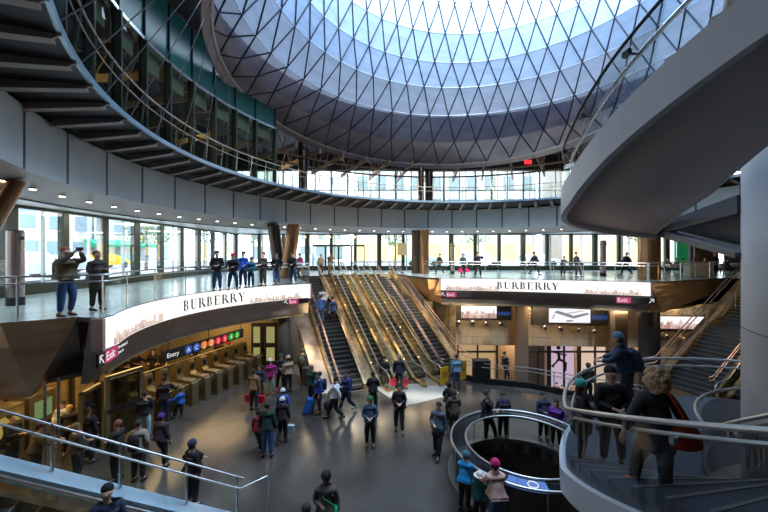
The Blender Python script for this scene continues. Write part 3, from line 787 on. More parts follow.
# lower left escalator
mz=Vector((-7.8,7.0,-1.53))
UL=Vector((4.6,1.66,0)).normalized()
Lf=frame((-11.9,5.52),(UL.x,UL.y))   # v points left of travel (away from camera)
E1=thing('glass_guardrail','steel and glass guardrail sloping down the lower left corner of the frame','railing',(-8,7,-5))
def lz(t): return -4.90+(8.9-t)*.525
MB().tube([Lf(0,t,lz(t)+.98) for t in (0,4,8.95)],.026,8).build('handrail',m_rail,E1)
MB().tube([Lf(-.05,t,lz(t)+.73) for t in (0,4,8.75)]+[Lf(-.05,8.9,-4.15),Lf(-.05,9.5,-3.98),Lf(-.05,9.55,-4.05),Lf(-.05,9.55,-4.95)],.024,8).build('handrail',m_rail,E1)
mb=MB(); mb.add([Lf(0,0,lz(0)+.12),Lf(0,8.9,lz(8.9)+.12),Lf(0,8.9,lz(8.9)+.9),Lf(0,0,lz(0)+.9)],[(0,1,2,3)]); mb.build('glass_panel',m_glass,E1)
for t in (1.2,2.6,4.0,5.2,6.4,7.7,8.8):
    p=Lf(0,t,lz(t)); MB().tube([p,p+Vector((0,0,1.0))],.03,8).build('post',m_steel,E1)
mb=MB(); mb.prism([Lf(.12,t,z) for t,z in ((0,lz(0)+.0),(9.0,-4.96),(9.0,-5.0),(8.6,-5.0),(0,lz(0)-.22))],Lf(-.30,0,0)-Lf(.12,0,0))
tag(mb.build('stringer_ledge',M('blue_lit_ledge',(.50,.68,.80),.3,.3,.1,3)),'sloping steel ledge coloured as blue lit under the lower left guardrail','ledge')  # blue light falling on the steel is put into its colour
Lf2=frame((-11.9-.8,5.52-.288),(UL.x,UL.y))
escalator(Lf2,-1.5,-.5,'descending escalator in the lower left foreground carrying one rider',8.9,H=4.8,z0=-.2,lit=False,bh=.45)
for o_ in list(bpy.data.objects):
    pass

# ------------------------------------------------------------------ round well with light ring
well=thing('round_well_guard','round glass guard with tubular steel rims around the dark well in the floor','guard ring',(WC[0],WC[1],-5))
MB().revolve([(2.0,-5.35),(2.0,-4.86),(2.2,-4.86),(2.2,-5.0)],WC,n=96).build('kerb',M('kerb_steel',(.30,.29,.29),.3,.7),well)
MB().revolve([(2.06,-4.86),(2.08,-3.95)],WC,n=96,open_=True).build('glass_drum',m_glass,well)
MB().tube(ring_tube(WC,2.10,-3.9,.03,96),.035,8,True).build('outer_rim',m_rail,well)
MB().tube(ring_tube(WC,1.66,-3.9,.03,96),.03,8,True).build('inner_rim',m_rail,well)
a0,a1=236,264
for (b0,b1,nm,mt) in ((a1,a0+360,'slanted_band',m_screen_dark),(a0,a1,'lit_display',M_sign('blue_display',(.08,.20,.62),.9))):
    MB().revolve([(2.07,-3.97),(1.7,-3.97),(1.7,-3.93),(2.07,-3.93)],WC,a0=b0,a1=b1,n=60).build(nm,mt,well)
for a in (243,250,257):
    aa=radians(a); MB().obox((WC[0]+1.7*cos(aa),WC[1]+1.7*sin(aa),-3.925),(.37*cos(aa),.37*sin(aa),0),(-.012*sin(aa),.012*cos(aa),0),(0,0,.003)).build('display_joint',m_black,well)
aa=radians(254); pc=Vector((WC[0]+1.88*cos(aa),WC[1]+1.88*sin(aa),-3.915))
MB().tube([pc+Vector((.12*cos(2*pi*k/20),.12*sin(2*pi*k/20),0)) for k in range(20)],.014,5,True).build('ring_logo',m_wt,well)
for a in range(0,360,36):
    aa=radians(a+10); p=Vector((WC[0]+2.1*cos(aa),WC[1]+2.1*sin(aa),-4.86)); MB().tube([p,p+Vector((0,0,.95))],.02,6).build('post',m_steel,well)
mb=MB(); mb.revolve([(2.0,-5.3),(2.0,-9.5)],WC,n=64,open_=True); struct(mb,'wall_well',M('well_lining',(.08,.05,.04),.5))
# lower floor
mb=MB(); mb.box((11,15,-9.6),(51,38,.2)); struct(mb,'floor_lower',M('lower_floor',(.12,.10,.085),.35))

mb=MB(); mb.box((11,33.1,-4.9),(51,.2,9.6)); struct(mb,'wall_lower_back',m_bulk)
mb=MB(); mb.box((27.3,10,-5.1),(.3,24,.6)); struct(mb,'trim_7',m_dark)
# ------------------------------------------------------------------ walls of the concourse
mb=MB(); mb.obox((-14.2,20.6,-5),(7.6,0,0),(0,.2,0),(0,0,3.35)); struct(mb,'wall_concourse_back',M('warm_plaster',(.42,.33,.16),.5,0,.1,1))
mb=MB(); mb.obox((-14.2,27,-5),(17.6,0,0),(0,.2,0),(0,0,5)); struct(mb,'wall_passage',m_tile)
mb=MB(); mb.obox((-13.2,-2,-5),(0,22.6,0),(-.2,0,0),(0,0,3.35)); 
struct(mb,'wall_concourse_left',m_tile)
for i in range(9):
    y=9.5+1.25*i; tag(MB().box((-13.1,y,-3.35),(.12,.14,3.3)).build('wall_pilaster',M('dark_pilaster',(.06,.05,.04),.4,.4)),'slim dark upright against the tan wall behind the turnstiles','pilaster','uprights on the tan wall behind the turnstiles')
# right: rippled steel wall with screens over a lower storefront
Wd=Vector((1,-.06,0)).normalized()
WO=Vector((3.2,24.3,0))
mb=MB(); mb.obox(WO+Vector((0,0,-4.75)),Wd*21,Vector((0,.25,0)),Vector((0,0,3.1))); struct(mb,'wall_screens',m_mwall,'rippled steel wall above the shop fronts')
mb=MB(); mb.obox(WO+Vector((0,.3,-4.85)),Wd*21,Vector((0,4,0)),Vector((0,0,.12))); struct(mb,'ceiling_shops',M('shop_ceiling',(.4,.3,.2),.5))
mb=MB(); mb.obox(WO+Vector((-.5,3.5,-9.5)),Wd*22,Vector((0,.2,0)),Vector((0,0,4.8))); struct(mb,'wall_shops',M('shop_wall',(.62,.45,.30),.6,0,.15,.8))
mb=MB(); mb.obox((3.4,18.6,-9.5),(0,9,0),(-.2,0,0),(0,0,4.6)); struct(mb,'wall_pit_left',m_tile)
def along(px,off=0):   # point of the steel wall plane seen at column px
    r=(px-CX)/F
    # WO + Wd*k : x/y=r
    k=(r*WO.y-WO.x)/(Wd.x-r*Wd.y); p=WO+Wd*k; return Vector((p.x,p.y+off,0)),k
def zof(py,Y): return EYE-(py-HY)*Y/F
def wall_screen(x0,x1,y0,y1,label,kind,left_w,right_w):
    a,k0=along(x0); b,k1=along(x1); zt=zof(y0,a.y); zb=zof(y1,a.y); n=Vector((-Wd.y,Wd.x,0))*-1
    root=thing('wall_screen',label,'screen',tuple(a+Vector((0,0,zb))))
    MB().obox(a+Wd*(-left_w)+n*.15+Vector((0,0,zb-.12)),Wd*(k1-k0+left_w+right_w),-n*.14,Vector((0,0,zt-zb+.2))).build('housing',m_black,root)
    MB().obox(a+n*.17+Vector((0,0,zb)),Wd*(k1-k0),-n*.02,Vector((0,0,zt-zb))).build('display',M_sign('screen_'+kind,(1,.97,.96) if kind=='city' else (.85,.85,.9),1.1),root)
    mb=MB(); rng=random.Random(5 if kind=='city' else 9); W=k1-k0; h=zt-zb
    def q(pts,mi): mb.add([a+n*.178+Wd*(p[0]*W)+Vector((0,0,zb+p[1]*h)) for p in pts],[tuple(range(len(pts)))],mi)
    if kind=='city':
        x=0
        while x<.98:
            w=rng.uniform(.01,.035); hh=rng.uniform(.3,.55) if rng.random()<.85 else rng.uniform(.6,.8)
            q([(x,0),(min(1,x+w),0),(min(1,x+w),hh),(x,hh)],rng.choice((0,1,2))); x+=w
        q([(.25,.22),(.75,.22),(.75,.42),(.25,.42)],1)
        mb.build('city_picture',[M_sign('brick_red',(.55,.26,.20),.8),M_sign('dusty_pink',(.80,.55,.50),.85),M_sign('grey_pink',(.62,.42,.42),.8)],root)
        put_text('caption','BURBERRY',.30*(W/3.0),m_wt,root,a+n*.19+Wd*(W*.27)+Vector((0,0,zb+h*.24)),Wd,(0,0,1),.002)
    else:
        q([(.12,.72),(.2,.86),(.58,.52),(.52,.36)],0); q([(.48,.40),(.92,.72),(.97,.60),(.6,.30)],0); q([(.30,.62),(.80,.88),(.88,.84),(.36,.56)],1); q([(.05,.3),(.12,.6),(.16,.58),(.10,.25)],1); q([(.4,.15),(.55,.2),(.6,.12),(.45,.06)],0)
        mb.build('metal_picture',[M_sign('grey_metal_print',(.25,.26,.30),.8),M_sign('mid_grey_print',(.55,.55,.60),.9)],root)
    MB().obox(a+Wd*(k1-k0+.08)+n*.16+Vector((0,0,zb+h*.25)),Wd*(right_w-.16),-n*.005,Vector((0,0,h*.3))).build('blue_panel',M_sign('dim_blue',(.01,.05,.22),.8),root)
wall_screen(461,496,305.5,317.5,'bright screen of a pink city skyline on the steel wall near the central stairs','city',.65,1.0)
wall_screen(548,589,308,322,'bright screen showing a grey metallic close up on the steel wall','metal',1.1,1.2)
wall_screen(658,706,316,328,'bright pink skyline screen seen behind the right hand staircase rails','city',.3,.5)
for px,py in ((458,321.5),(472,321.5),(485.5,322.5),(500,323),(543.5,326.5),(559,327.5),(576,329),(592.5,330.5),(664,335.5),(683,339)):
    p,k=along(px); c=Vector((p.x,p.y-.12,zof(py,p.y)))
    root=thing('air_nozzle','','air nozzle',tuple(c))
    MB().sphere(c,.17,14,8).build('ball',m_steel,root)
    MB().tube([c+Vector((0,-.08,-.02)),c+Vector((0,-.2,-.07))],.10,12).build('spout',m_black,root)
    tag(root,'small ball shaped steel air nozzle on the rippled steel wall','air nozzle','ball air nozzles in a row below the wall screens')
# piers
def pier(px0,px1,Y,z0,z1,mat,label,nm='pier',depth=.5):
    x0=(px0-CX)*Y/F; x1=(px1-CX)*Y/F
    return tag(MB().box(((x0+x1)/2,Y,(z0+z1)/2),(x1-x0,depth,z1-z0)).build(nm,mat),label,'column')
m_pier=M('taupe_pier',(.20,.15,.12),.35,.3)
pier(516,527,23.0,-9.5,-1.68,m_pier,'taupe square pier between the two bright wall screens')
pier(612.5,625,22.3,-9.5,-1.68,m_pier,'taupe square pier right of the second wall screen')
pier(424,432,24.0,-9.5,-1.68,m_gold,'slim gold pier right beside the central staircase')
pier(449,455,23.3,-9.5,-1.68,m_gold,'slim gold pier left of the pink skyline screen')
def round_col(px,wpx,Y,z0,z1,mat,label,cat='column',dx=0,dxt=0):
    r=wpx*Y/F/2; x=(px-CX)*Y/F
    mb=MB(); a=[Vector((x+dx+r*cos(2*pi*k/28),Y+r*sin(2*pi*k/28),z0)) for k in range(28)]; b=[Vector((x+dxt+r*cos(2*pi*k/28),Y+r*sin(2*pi*k/28),z1)) for k in range(28)]
    mb.loft([a,b]); return tag(mb.build('round_column',mat),label,cat)
m_colb=M('bronze_column',(.30,.16,.08),.2,.8,.1,1); m_cold=M('dark_bronze_column',(.09,.065,.05),.25,.8)
round_col(649,18,21.0,-9.5,-1.68,M('charcoal_column',(.05,.05,.055),.4,.3),'dark round column under the right gallery beside the right hand stairs')
round_col(649,19,21.6,0,3.4,m_colb,'bronze round column on the right gallery by the diners')
round_col(416,9,28,0,3.5,m_cold,'dark bronze column just left of a bronze one at the back of street level')
round_col(424.5,9,27.5,0,3.5,m_colb,'bright bronze column behind the top of the central stairs')
round_col(277,12,23,0,3.5,m_cold,'dark slanted column behind the guardrail onlookers',dx=.25,dxt=-.25)
round_col(288,13,22.5,0,3.5,m_colb,'golden slanted column beside a dark one behind the guardrail onlookers',dx=-.15,dxt=.4)
round_col(284,12,18.9,-5,-1.68,M('charcoal_column'),'dark round column under the left gallery near the double doors')
round_col(2,17,8.9,2.2,3.5,m_colb,'bronze slanted column top cut by the left edge of the frame',dx=-.4,dxt=.35)
round_col(303,9,24.5,5.55,9.6,m_cold,'dark round column on the upper level above the stair heads, left one')
round_col(421,6,27.5,5.55,9.6,m_colb,'slim bronze column on the upper level above the central stairs')
round_col(429,8,28,5.55,9.6,m_cold,'dark round column on the upper level beside the slim bronze one')
def post_column(px,wpx,Y,h,label):
    r=wpx*Y/F/2; x=(px-CX)*Y/F; root=thing('info_post',label,'post',(x,Y,0))
    MB().cyl((x,Y,.25),r,h-.25,28).build('shaft',M('rosy_steel',(.40,.32,.31),.25,.8),root)
    MB().cyl((x,Y,0),r*1.04,.26,28).build('base_ring',m_black,root)
    MB().cyl((x,Y,h-.02),r*.9,.06,24).build('cap',m_dark,root)
    for s in (-1,1):
        MB().tube([(x+s*r,Y-.02,h-.22),(x+s*(r+.06),Y-.05,h-.22)],.05,10).build('spotlight',m_dark,root)
post_column(15.5,13.5,10.9,2.33,'short round steel post standing by the street windows at far left')
post_column(603,5.5,24.5,2.5,'short round steel post on the right gallery right of the banner lettering')
post_column(452.5,4,27,2.4,'short round steel post far back left of the pink bag person')

# storefront frames lower level
for i,(x0,x1,lab) in enumerate(((458,497,'shop front with dark bars and a lit window near the central stairs'),(528,548,'dark shop doorway between lit shop windows'),(550,578,'lit lilac shop window with a sport figure poster'),(580,610,'broad lit shop window behind the backpack man'),(625,640,'narrow lit shop window behind the dark column'))):
    Y=26.4; xa=(x0-CX)*Y/F; xb=(x1-CX)*Y/F; root=thing('storefront',lab,'shop front',(xa,Y,-9.5))
    mb=MB()
    for x in (xa,(xa+xb)/2,xb): mb.box((x,Y,-7.2),(.12,.12,4.6))
    mb.box(((xa+xb)/2,Y,-5.9),(xb-xa,.1,.14)); mb.box(((xa+xb)/2,Y,-5.05),(xb-xa,.1,.25)); mb.build('frame',m_dark,root)
    lit = i!=1
    MB().box(((xa+xb)/2,Y+.5,-7.2),(xb-xa-.1,.05,4.4)).build('window_display',M_sign('shop_glow_%d'%i,((1,.62,.30),(.1,.06,.04),(.85,.60,.80),(1,.72,.55),(1,.7,.4))[i],(.5,.3,.7,.75,.6)[i]),root)
    MB().add([(xa,Y-.02,-9.4),(xb,Y-.02,-9.4),(xb,Y-.02,-5),(xa,Y-.02,-5)],[(0,1,2,3)]).build('pane',m_clear,root)
    if i==2:
        mb=MB(); x=(xa+xb)/2-.2
        mb.tube([(x,Y+.44,-6.0),(x+.05,Y+.44,-6.6),(x-.5,Y+.44,-7.2)],.12,6); mb.tube([(x+.05,Y+.44,-6.6),(x+.55,Y+.44,-6.9),(x+.5,Y+.44,-7.5)],.11,6); mb.sphere((x,Y+.44,-5.7),.16); mb.tube([(x-.6,Y+.44,-6.0),(x+.6,Y+.44,-6.3)],.07,6)
        mb.build('poster_figure',m_black,root)
# pit railing
pit=[(3.55,18.6),(5,17.6),(7.2,16.95),(9,15.75),(11,14.65)]
root=guard(pit,-5,'low dark kerbed guardrail at the far edge of the concourse floor',1.0,.022,True)
for c_ in root.children:
    if c_.name.startswith('handrail'): c_.data.materials.clear(); c_.data.materials.append(M('dull_rail',(.30,.29,.28),.55,.4))
MB().sweep(pit,[(.0,-5.3),(.0,-4.75),(.12,-4.75),(.12,-5.3)]).build('kerb',m_dark,root)
# yellow boards, dark cabinet, bin
for x0,x1,y0,y1,lab in ((441,448.5,368,387,'yellow warning board left of the light denim jacket person'),(458,466.5,362,382,'yellow warning board right of the denim jacket person')):
    a=ground(x0,y1,-5); b=Vector(((x1-CX)*(a.y+.3)/F,a.y+.3,-5)); h=(y1-y0)*a.y/F; u=b-a; nn=Vector((-u.y,u.x,0)).normalized()
    root=thing('warning_board',lab,'sign board',tuple(a)); MB().obox(a+Vector((0,0,.06)),u,nn*.05,Vector((0,0,h-.06))).build('panel',M('yellow_board',(.75,.42,.02),.5),root)
    for f in (.1,.85): MB().obox(a+u*f,u*.06,nn*.25,Vector((0,0,.08))).build('foot',m_dark,root)
    MB().obox(a+u*.15-nn*.005+Vector((0,0,h*.45)),u*.7,nn*.004,Vector((0,0,h*.3))).build('print',M('ochre_print',(.45,.22,.02),.5),root)
a=ground(475,384,-5); mb=MB(); mb.box((a.x+.4,a.y+.3,-4.45),(.82,.5,1.1)); mb.box((a.x+.4,a.y+.3,-3.88),(.86,.54,.04)); tag(mb.build('cabinet',m_black),'plain black cabinet standing at the start of the pit railing','cabinet')
b=ground(308,384,-5); root=thing('litter_bin','round dark litter bin with steel lid beside the left central stairs','bin',tuple(b))
MB().cyl(b,.30,.85,24).build('drum',M('bin_drum',(.10,.10,.11),.35,.5),root); MB().cyl(b+Vector((0,0,.85)),.32,.1,24).build('lid',m_steel,root); MB().cyl(b+Vector((0,0,.95)),.17,.02,20).build('opening',m_black,root)

# ------------------------------------------------------------------ turnstiles
m_ts=M('turnstile_steel',(.42,.37,.22),.28,.85,.08,4)
A=Vector((-8.95,13.2,-5)); B=Vector((-6.75,18.7,-5)); nT=10
d=(B-A).normalized(); away=Vector((-d.y,d.x,0))
tprot=None
for i in range(nT):
    p=A+(B-A)*(i/(nT-1))
    lab='steel turnstile cabinet in the row under the left gallery sign'
    if tprot is None:
        root=bpy.data.objects.new('turnstile',None); COL.objects.link(root); root.location=p; root['_o']=tuple(p)
        prof=[(0,0),(0,.98),(.10,1.06),(.85,1.06),(.98,1.18),(1.02,1.60),(1.1,1.70),(1.40,1.58),(1.44,.2),(1.44,0)]
        mb=MB(); mb.prism([p+away*a+Vector((0,0,z))-d*.15 for a,z in prof],d*.30); mb.build('cabinet',m_ts,root)
        mb=MB(); q=p+away*1.0+Vector((0,0,1.25)); mb.obox(q-d*.09-away*.012,d*.18,away*.01,Vector((0,0,.24))); mb.build('reader',m_black,root)
        mb=MB(); mb.obox(p+away*.12-d*.16+Vector((0,0,1.06)),away*.72,d*.32,Vector((0,0,.03))); mb.build('top_plate',m_steel,root)
        hub=p+away*.45+d*.13+Vector((0,0,.82))
        MB().tube([hub,hub+d*.12],.08,12).build('hub',m_dark,root)
        for k in range(3):
            ang=2*pi*k/3+.5; MB().tube([hub+d*.1,hub+d*.5+(away*cos(ang)+Vector((0,0,sin(ang))))*.28],.02,6).build('arm',m_steel,root)
        tprot=root
    else:
        root=tprot.copy(); COL.objects.link(root); root.location=p
        for c_ in tprot.children: dd=c_.copy(); COL.objects.link(dd); dd.parent=root
    tag(root,lab,'turnstile','turnstiles in a row under the left gallery')
# barrier rail above the cabinets
mb=MB(); q0=A+away*1.2+Vector((0,0,1.72)); q1=B+away*1.2+Vector((0,0,1.72)); mb.tube([q0,q1],.03,6)
for i in range(nT): p=A+(B-A)*(i/(nT-1))+away*1.2; mb.tube([p+Vector((0,0,1.3)),p+Vector((0,0,1.72))],.05,8)
tag(mb.build('overhead_rail',m_ts),'slim steel rail carried above the turnstile row','rail')
# hanging train sign
s0=at(163,352.5,13.0); s1=at(243.5,334,17.0); s0.z=-2.62+.13; s1.z=s0.z
root=thing('train_line_sign','black hanging sign with coloured train line bullets above the turnstiles','sign',tuple(s0))
u=(s1-s0); L=u.length; un=u.normalized(); nn=un.cross(Vector((0,0,1)))
MB().obox(s0,u,-nn*.1,Vector((0,0,.42))).build('board',m_black,root)
put_text('word','Entry',.24,m_wt,root,s0+un*.15+Vector((0,0,.13))+nn*.01,un,(0,0,1))
cols={'b':(.02,.09,.42),'o':(.75,.19,.02),'r':(.68,.01,.03),'g':(.03,.36,.02)}
for i,(ch,cc) in enumerate((('A','b'),('C','b'),('J','o'),('Z','o'),('2','r'),('3','r'),('4','g'),('5','g'))):
    c=s0+un*(1.10+.385*i)+Vector((0,0,.21))+nn*.012
    ring=[c+un*.165*cos(2*pi*k/24)+Vector((0,0,.165*sin(2*pi*k/24))) for k in range(24)]
    bl=MB().prism(ring,nn*.008).build('line_bullet',M_sign('bullet_'+cc,cols[cc],1.0),root)
    tm=text_mesh(ch,.24,.001)
    w=max(v.co.x for v in tm.vertices)+min(v.co.x for v in tm.vertices)
    off=Vector(root['_o'])
    for v in tm.vertices: v.co=c+nn*.012+un*(v.co.x-w/2)+Vector((0,0,v.co.y-.085))+nn*v.co.z-off
    tm.materials.clear(); tm.materials.append(m_wt)
    o=bpy.data.objects.new('character',tm); COL.objects.link(o); o.parent=bl
for f in (.05,.5,.95): 
    p=s0+u*f+Vector((0,0,.42)); MB().tube([p,p+Vector((0,0,.42))],.015,6).build('hanger',m_dark,root)
# glass gate beside the turnstiles and kiosks
def gate(p0,p1,h,label,name='glass_gate',txt=False):
    p0,p1=Vector(p0),Vector(p1); u=p1-p0; nn=Vector((-u.y,u.x,0)).normalized(); root=thing(name,label,'gate',tuple(p0))
    mb=MB(); mb.obox(p0,u.normalized()*.12,nn*.12,Vector((0,0,h))); mb.obox(p1-u.normalized()*.12,u.normalized()*.12,nn*.12,Vector((0,0,h))); mb.obox(p0+Vector((0,0,h-.12)),u,nn*.12,Vector((0,0,.12))); mb.build('frame',m_ts,root)
    MB().obox(p0+u*.08+nn*.05+Vector((0,0,.15)),u*.84,nn*.03,Vector((0,0,h-.3))).build('leaf',glass('smoked_glass',(.35,.36,.25),.3),root)
    if txt: MB().obox(p0+u*.02-nn*.02+Vector((0,0,h*.46)),u*.96,nn*.04,Vector((0,0,.14))).build('label_bar',m_black,root)
    return root
gA=Vector((-10.2,10.2,-5))
gate((-9.5,11.8,-5),(-9.05,12.97,-5),2.4,'framed smoked glass gate with black label bar next to the first turnstile',txt=True)
gate((-9.35,10.7,-5),(-9.5,11.7,-5),2.3,'narrow smoked glass gate left of the framed gate')
# ticket machines on the left wall
for i,(x,y) in enumerate(((-11.9,9.6),(-12.1,10.8),(-12.2,12.0))):
    root=thing('ticket_machine','','ticket machine',(x,y,-5)); MB().box((x,y,-4.1),(.7,.95,1.8)).build('body',m_ts,root)
    MB().box((x+.36,y,-3.75),(.02,.6,.6)).build('screen',M_sign('machine_screen_%d'%i,((.8,.25,.1),(.9,.6,.15),(.3,.5,.2))[i],.4),root)
    MB().box((x+.36,y,-4.3),(.03,.5,.18)).build('slot_panel',m_dark,root)
    tag(root,('steel ticket machine with red screen behind the left crowd','steel ticket machine with amber screen behind the left crowd','steel ticket machine with green screen behind the left crowd')[i],'ticket machine')
# double doors
for i,(x0,x1) in enumerate(((251.5,262.5),(264,277.5))):
    Y=20.5; xa=(x0-CX)*Y/F; xb=(x1-CX)*Y/F; o=tag(MB().box(((xa+xb)/2,Y,-3.75),(xb-xa,.08,2.5)).build('door_%d'%(i+1),m_dark),kind='structure')
    mb=MB(); mb.box(((xa+xb)/2,Y-.05,-3.2),((xb-xa)*.6,.02,.95)); mb.box(((xa+xb)/2,Y-.05,-4.35),((xb-xa)*.6,.02,.8)); g=mb.build('lit_pane',M_sign('door_glow',(.55,.50,.18),.55)); g.parent=o
    h=MB().tube([(xb-.08 if i==0 else xa+.08,Y-.1,-4.1),(xb-.08 if i==0 else xa+.08,Y-.1,-3.6)],.02,6).build('door_handle',m_steel); h.parent=o
# thin poles in the left front (hang rods)
for px in (45,58.5):
    Y=9.3; x=(px-CX)*Y/F; tag(MB().tube([(x,Y,-5),(x,Y,-1.7)],.035,10).build('slim_pole',m_steel),('slim steel pole behind the lower left handrail, nearer the frame edge','slim steel pole behind the lower left handrail, just right of its twin')[px>50],'pole')

# ------------------------------------------------------------------ helical stair around the core
HC=(7.7,4.5)
def hp(R,a,z): return Vector((HC[0]+R*cos(radians(a)),HC[1]+R*sin(radians(a)),z))
mb=MB(); mb.cyl((HC[0],HC[1],-5),2.12,17,64)
core=mb.build('core_column',m_core); tag(core,'tall pale concrete core column at the right edge that the curved stairs wrap','column')
mb=MB()
for z in (-2.6,.4,3.4,6.4): mb.revolve([(2.12,z),(2.126,z),(2.126,z+.015),(2.12,z+.015)],HC,n=64)
o=mb.build('panel_joint',m_seam); o.parent=core
def ztr(a):   # tread height of the lower flight
    if a<158: return -2.17 if a>62 else -2.17-(62-a)*.030
    return -2.17+(a-158)*.0318
low=thing('curved_staircase','curved lower staircase with landing, white stringer and glass guard at lower right','stairs',(HC[0],HC[1],-5))
seg=[20+3*i for i in range(int((226-20)/3)+1)]
def helix(prof,angles,zf,mb=None,mi=0,sm=False):
    mb=mb or MB(); mb.loft([[hp(R,a,zf(a)+z) for R,z in prof] for a in angles],mi=mi,sm=sm); return mb
helix([(4.70,-.08),(4.83,-.08),(4.82,-.50),(4.60,-.54)],seg,ztr).build('outer_stringer',M('white_stringer',(.50,.52,.56),.35,.1),low)
helix([(2.55,.10),(2.62,.10),(2.62,-.4),(2.55,-.4)],seg,ztr).build('inner_stringer',M('dark_stringer',(.10,.11,.13),.4,.2),low)
helix([(2.6,-.3),(4.62,-.3),(4.62,-.5),(2.6,-.5)],seg,ztr).build('soffit',M('dark_stringer'),low)
m_land=floor_mat('landing_stone',(.045,.055,.075),(.07,.08,.11),.35,.06,.8)
mb=MB(); mb.revolve([(2.6,-2.17),(4.72,-2.17),(4.72,-2.35),(2.6,-2.35)],HC,a0=62,a1=158,n=32); mb.build('landing',m_land,low)
ns=13
for i in range(ns):
    b0=158+i*5.2; z=-2.17+(i+1)*2.17/ns
    mb=MB(); mb.revolve([(2.6,z),(4.72,z),(4.72,z-.25),(2.6,z-.25)],HC,a0=b0,a1=b0+5.4,n=2); 
    mb.revolve([(2.6,z+.002),(4.72,z+.002),(4.72,z+.008),(2.6,z+.008)],HC,a0=b0,a1=b0+.5,n=1,mi=1); mb.build('step',[m_land,m_nose],low)
for i in range(8):
    b1=62-i*5.2; z=-2.17-(i+1)*.165
    MB().revolve([(2.6,z),(4.72,z),(4.72,z-.25),(2.6,z-.25)],HC,a0=b1-5.4,a1=b1,n=2).build('step',m_land,low)
def hrail(R,h,a0,a1,r,zf,step=3):
    an=[a0+step*i for i in range(int((a1-a0)/step)+1)]
    return MB().tube([hp(R,a,zf(a)+h) for a in an],r,10)
hrail(4.74,1.0,20,226,.032,ztr).build('handrail',m_rail,low)
hrail(4.60,.85,20,226,.024,ztr).build('handrail',m_rail,low)
mb=MB(); mb.loft([[hp(4.76,a,ztr(a)-.05),hp(4.76,a,ztr(a)+.95)] for a in seg],closed_ring=False,caps=False); mb.build('guard_glass',glass('stair_glass',(.80,.84,.86),.04,.02,.10),low)
for a in range(25,226,15):
    p=hp(4.68,a,ztr(a)); mb=MB(); mb.tube([p+Vector((0,0,.78)),hp(4.60,a,ztr(a)+.85)],.012,6); mb.box(p+Vector((0,0,.8)),(.05,.05,.08),radians(a)); mb.build('clamp',m_steel,low)
# inner guard
hrail(2.7,1.0,20,226,.028,ztr).build('handrail',m_rail,low)
mb=MB(); mb.loft([[hp(2.62,a,ztr(a)+.06),hp(2.62,a,ztr(a)+.92)] for a in seg],closed_ring=False,caps=False); mb.build('inner_glass',glass('bronze_glass',(.55,.50,.45),.3),low)
# upper flight
ZK=[(95,2.13),(120,2.27),(153,2.43),(165,2.54),(175,2.83),(181,3.02),(200,3.58),(262,5.5)]
def zup(a):
    for (a0,z0),(a1,z1) in zip(ZK,ZK[1:]):
        if a<=a1: return z0+(z1-z0)*(a-a0)/(a1-a0)
    return ZK[-1][1]
RK=[(95,4.7),(105,3.97),(115,3.45),(125,3.13),(135,2.94),(145,2.86),(155,2.84),(165,2.84),(175,2.80),(185,2.76),(195,2.79),(262,2.95)]
def rin(a):
    for (a0,z0),(a1,z1) in zip(RK,RK[1:]):
        if a<=a1: return z0+(z1-z0)*(a-a0)/(a1-a0)
    return RK[-1][1]
up=thing('curved_staircase','large grey curved upper staircase sweeping overhead at upper right','stairs',(HC[0],HC[1],2.4))
seg2=[95.5+2.5*i for i in range(int((262-95.5)/2.5)+1)]
MB().loft([[hp(rin(a),a,zup(a)),hp(4.72,a,zup(a)),hp(4.72,a,zup(a)+.3),hp(rin(a),a,zup(a)+.3)] for a in seg2],sm=True).build('soffit',m_stair,up)
helix([(4.70,-.10),(4.80,-.10),(4.80,.38),(4.72,.38)],seg2,zup).build('outer_stringer',M('stringer_grey',(.64,.59,.58),.45,0,.05,1),up)
MB().loft([[hp(rin(a)-.01,a,zup(a)-.005),hp(rin(a)+.03,a,zup(a)-.005),hp(rin(a)+.03,a,zup(a)+.45),hp(rin(a)-.01,a,zup(a)+.45)] for a in seg2],sm=False).build('inner_stringer',M('stringer_grey'),up)
mb=MB(); mb.loft([[hp(4.76,a,zup(a)+.38),hp(4.76,a,zup(a)+1.12)] for a in seg2],closed_ring=False,caps=False); mb.build('guard_glass',m_glass,up)
def hrail2(R,h,r): return MB().tube([hp(R,a,zup(a)+h) for a in seg2],r,10)
hrail2(4.76,1.13,.022).build('handrail',m_dark,up)
hrail2(4.62,.95,.028).build('handrail',m_steel,up)
for a in range(100,262,12):
    mb=MB(); p=hp(4.62,a,zup(a)+.95); q=hp(4.78,a,zup(a)+.95); mb.tube([p,q],.015,6); mb.box(q,(.05,.10,.07),radians(a)); mb.build('rail_bracket',m_dark,up)
for i in range(18):
    b0=168+i*5.3; z=zup(b0+5)+.34
    MB().revolve([(3.0,z),(4.72,z),(4.72,z-.2),(3.0,z-.2)],HC,a0=b0,a1=b0+5.4,n=2).build('step',m_stair,up)
# brackets from the core
m_brk=M('bracket_grey',(.07,.065,.07),.5)
MB().prism([(7.30,9.25,2.13),(6.14,6.0,2.34),(6.14,6.0,2.66),(7.15,9.0,2.40)],(.16,-.06,0)).build('core_bracket',m_brk,up)
MB().prism([(7.28,9.28,2.12),(6.05,5.95,1.56),(6.05,5.95,1.66),(7.28,9.28,2.30)],(.9,-.3,0)).build('core_bracket',m_brk,up)
MB().prism([(7.5,9.2,2.14),(6.6,6.1,1.62),(6.6,6.1,2.45),(7.5,9.1,2.36)],(.10,-.03,0)).build('bracket_recess_shade',m_black,up)  # black sheet standing in for the shaded hollow between the brackets

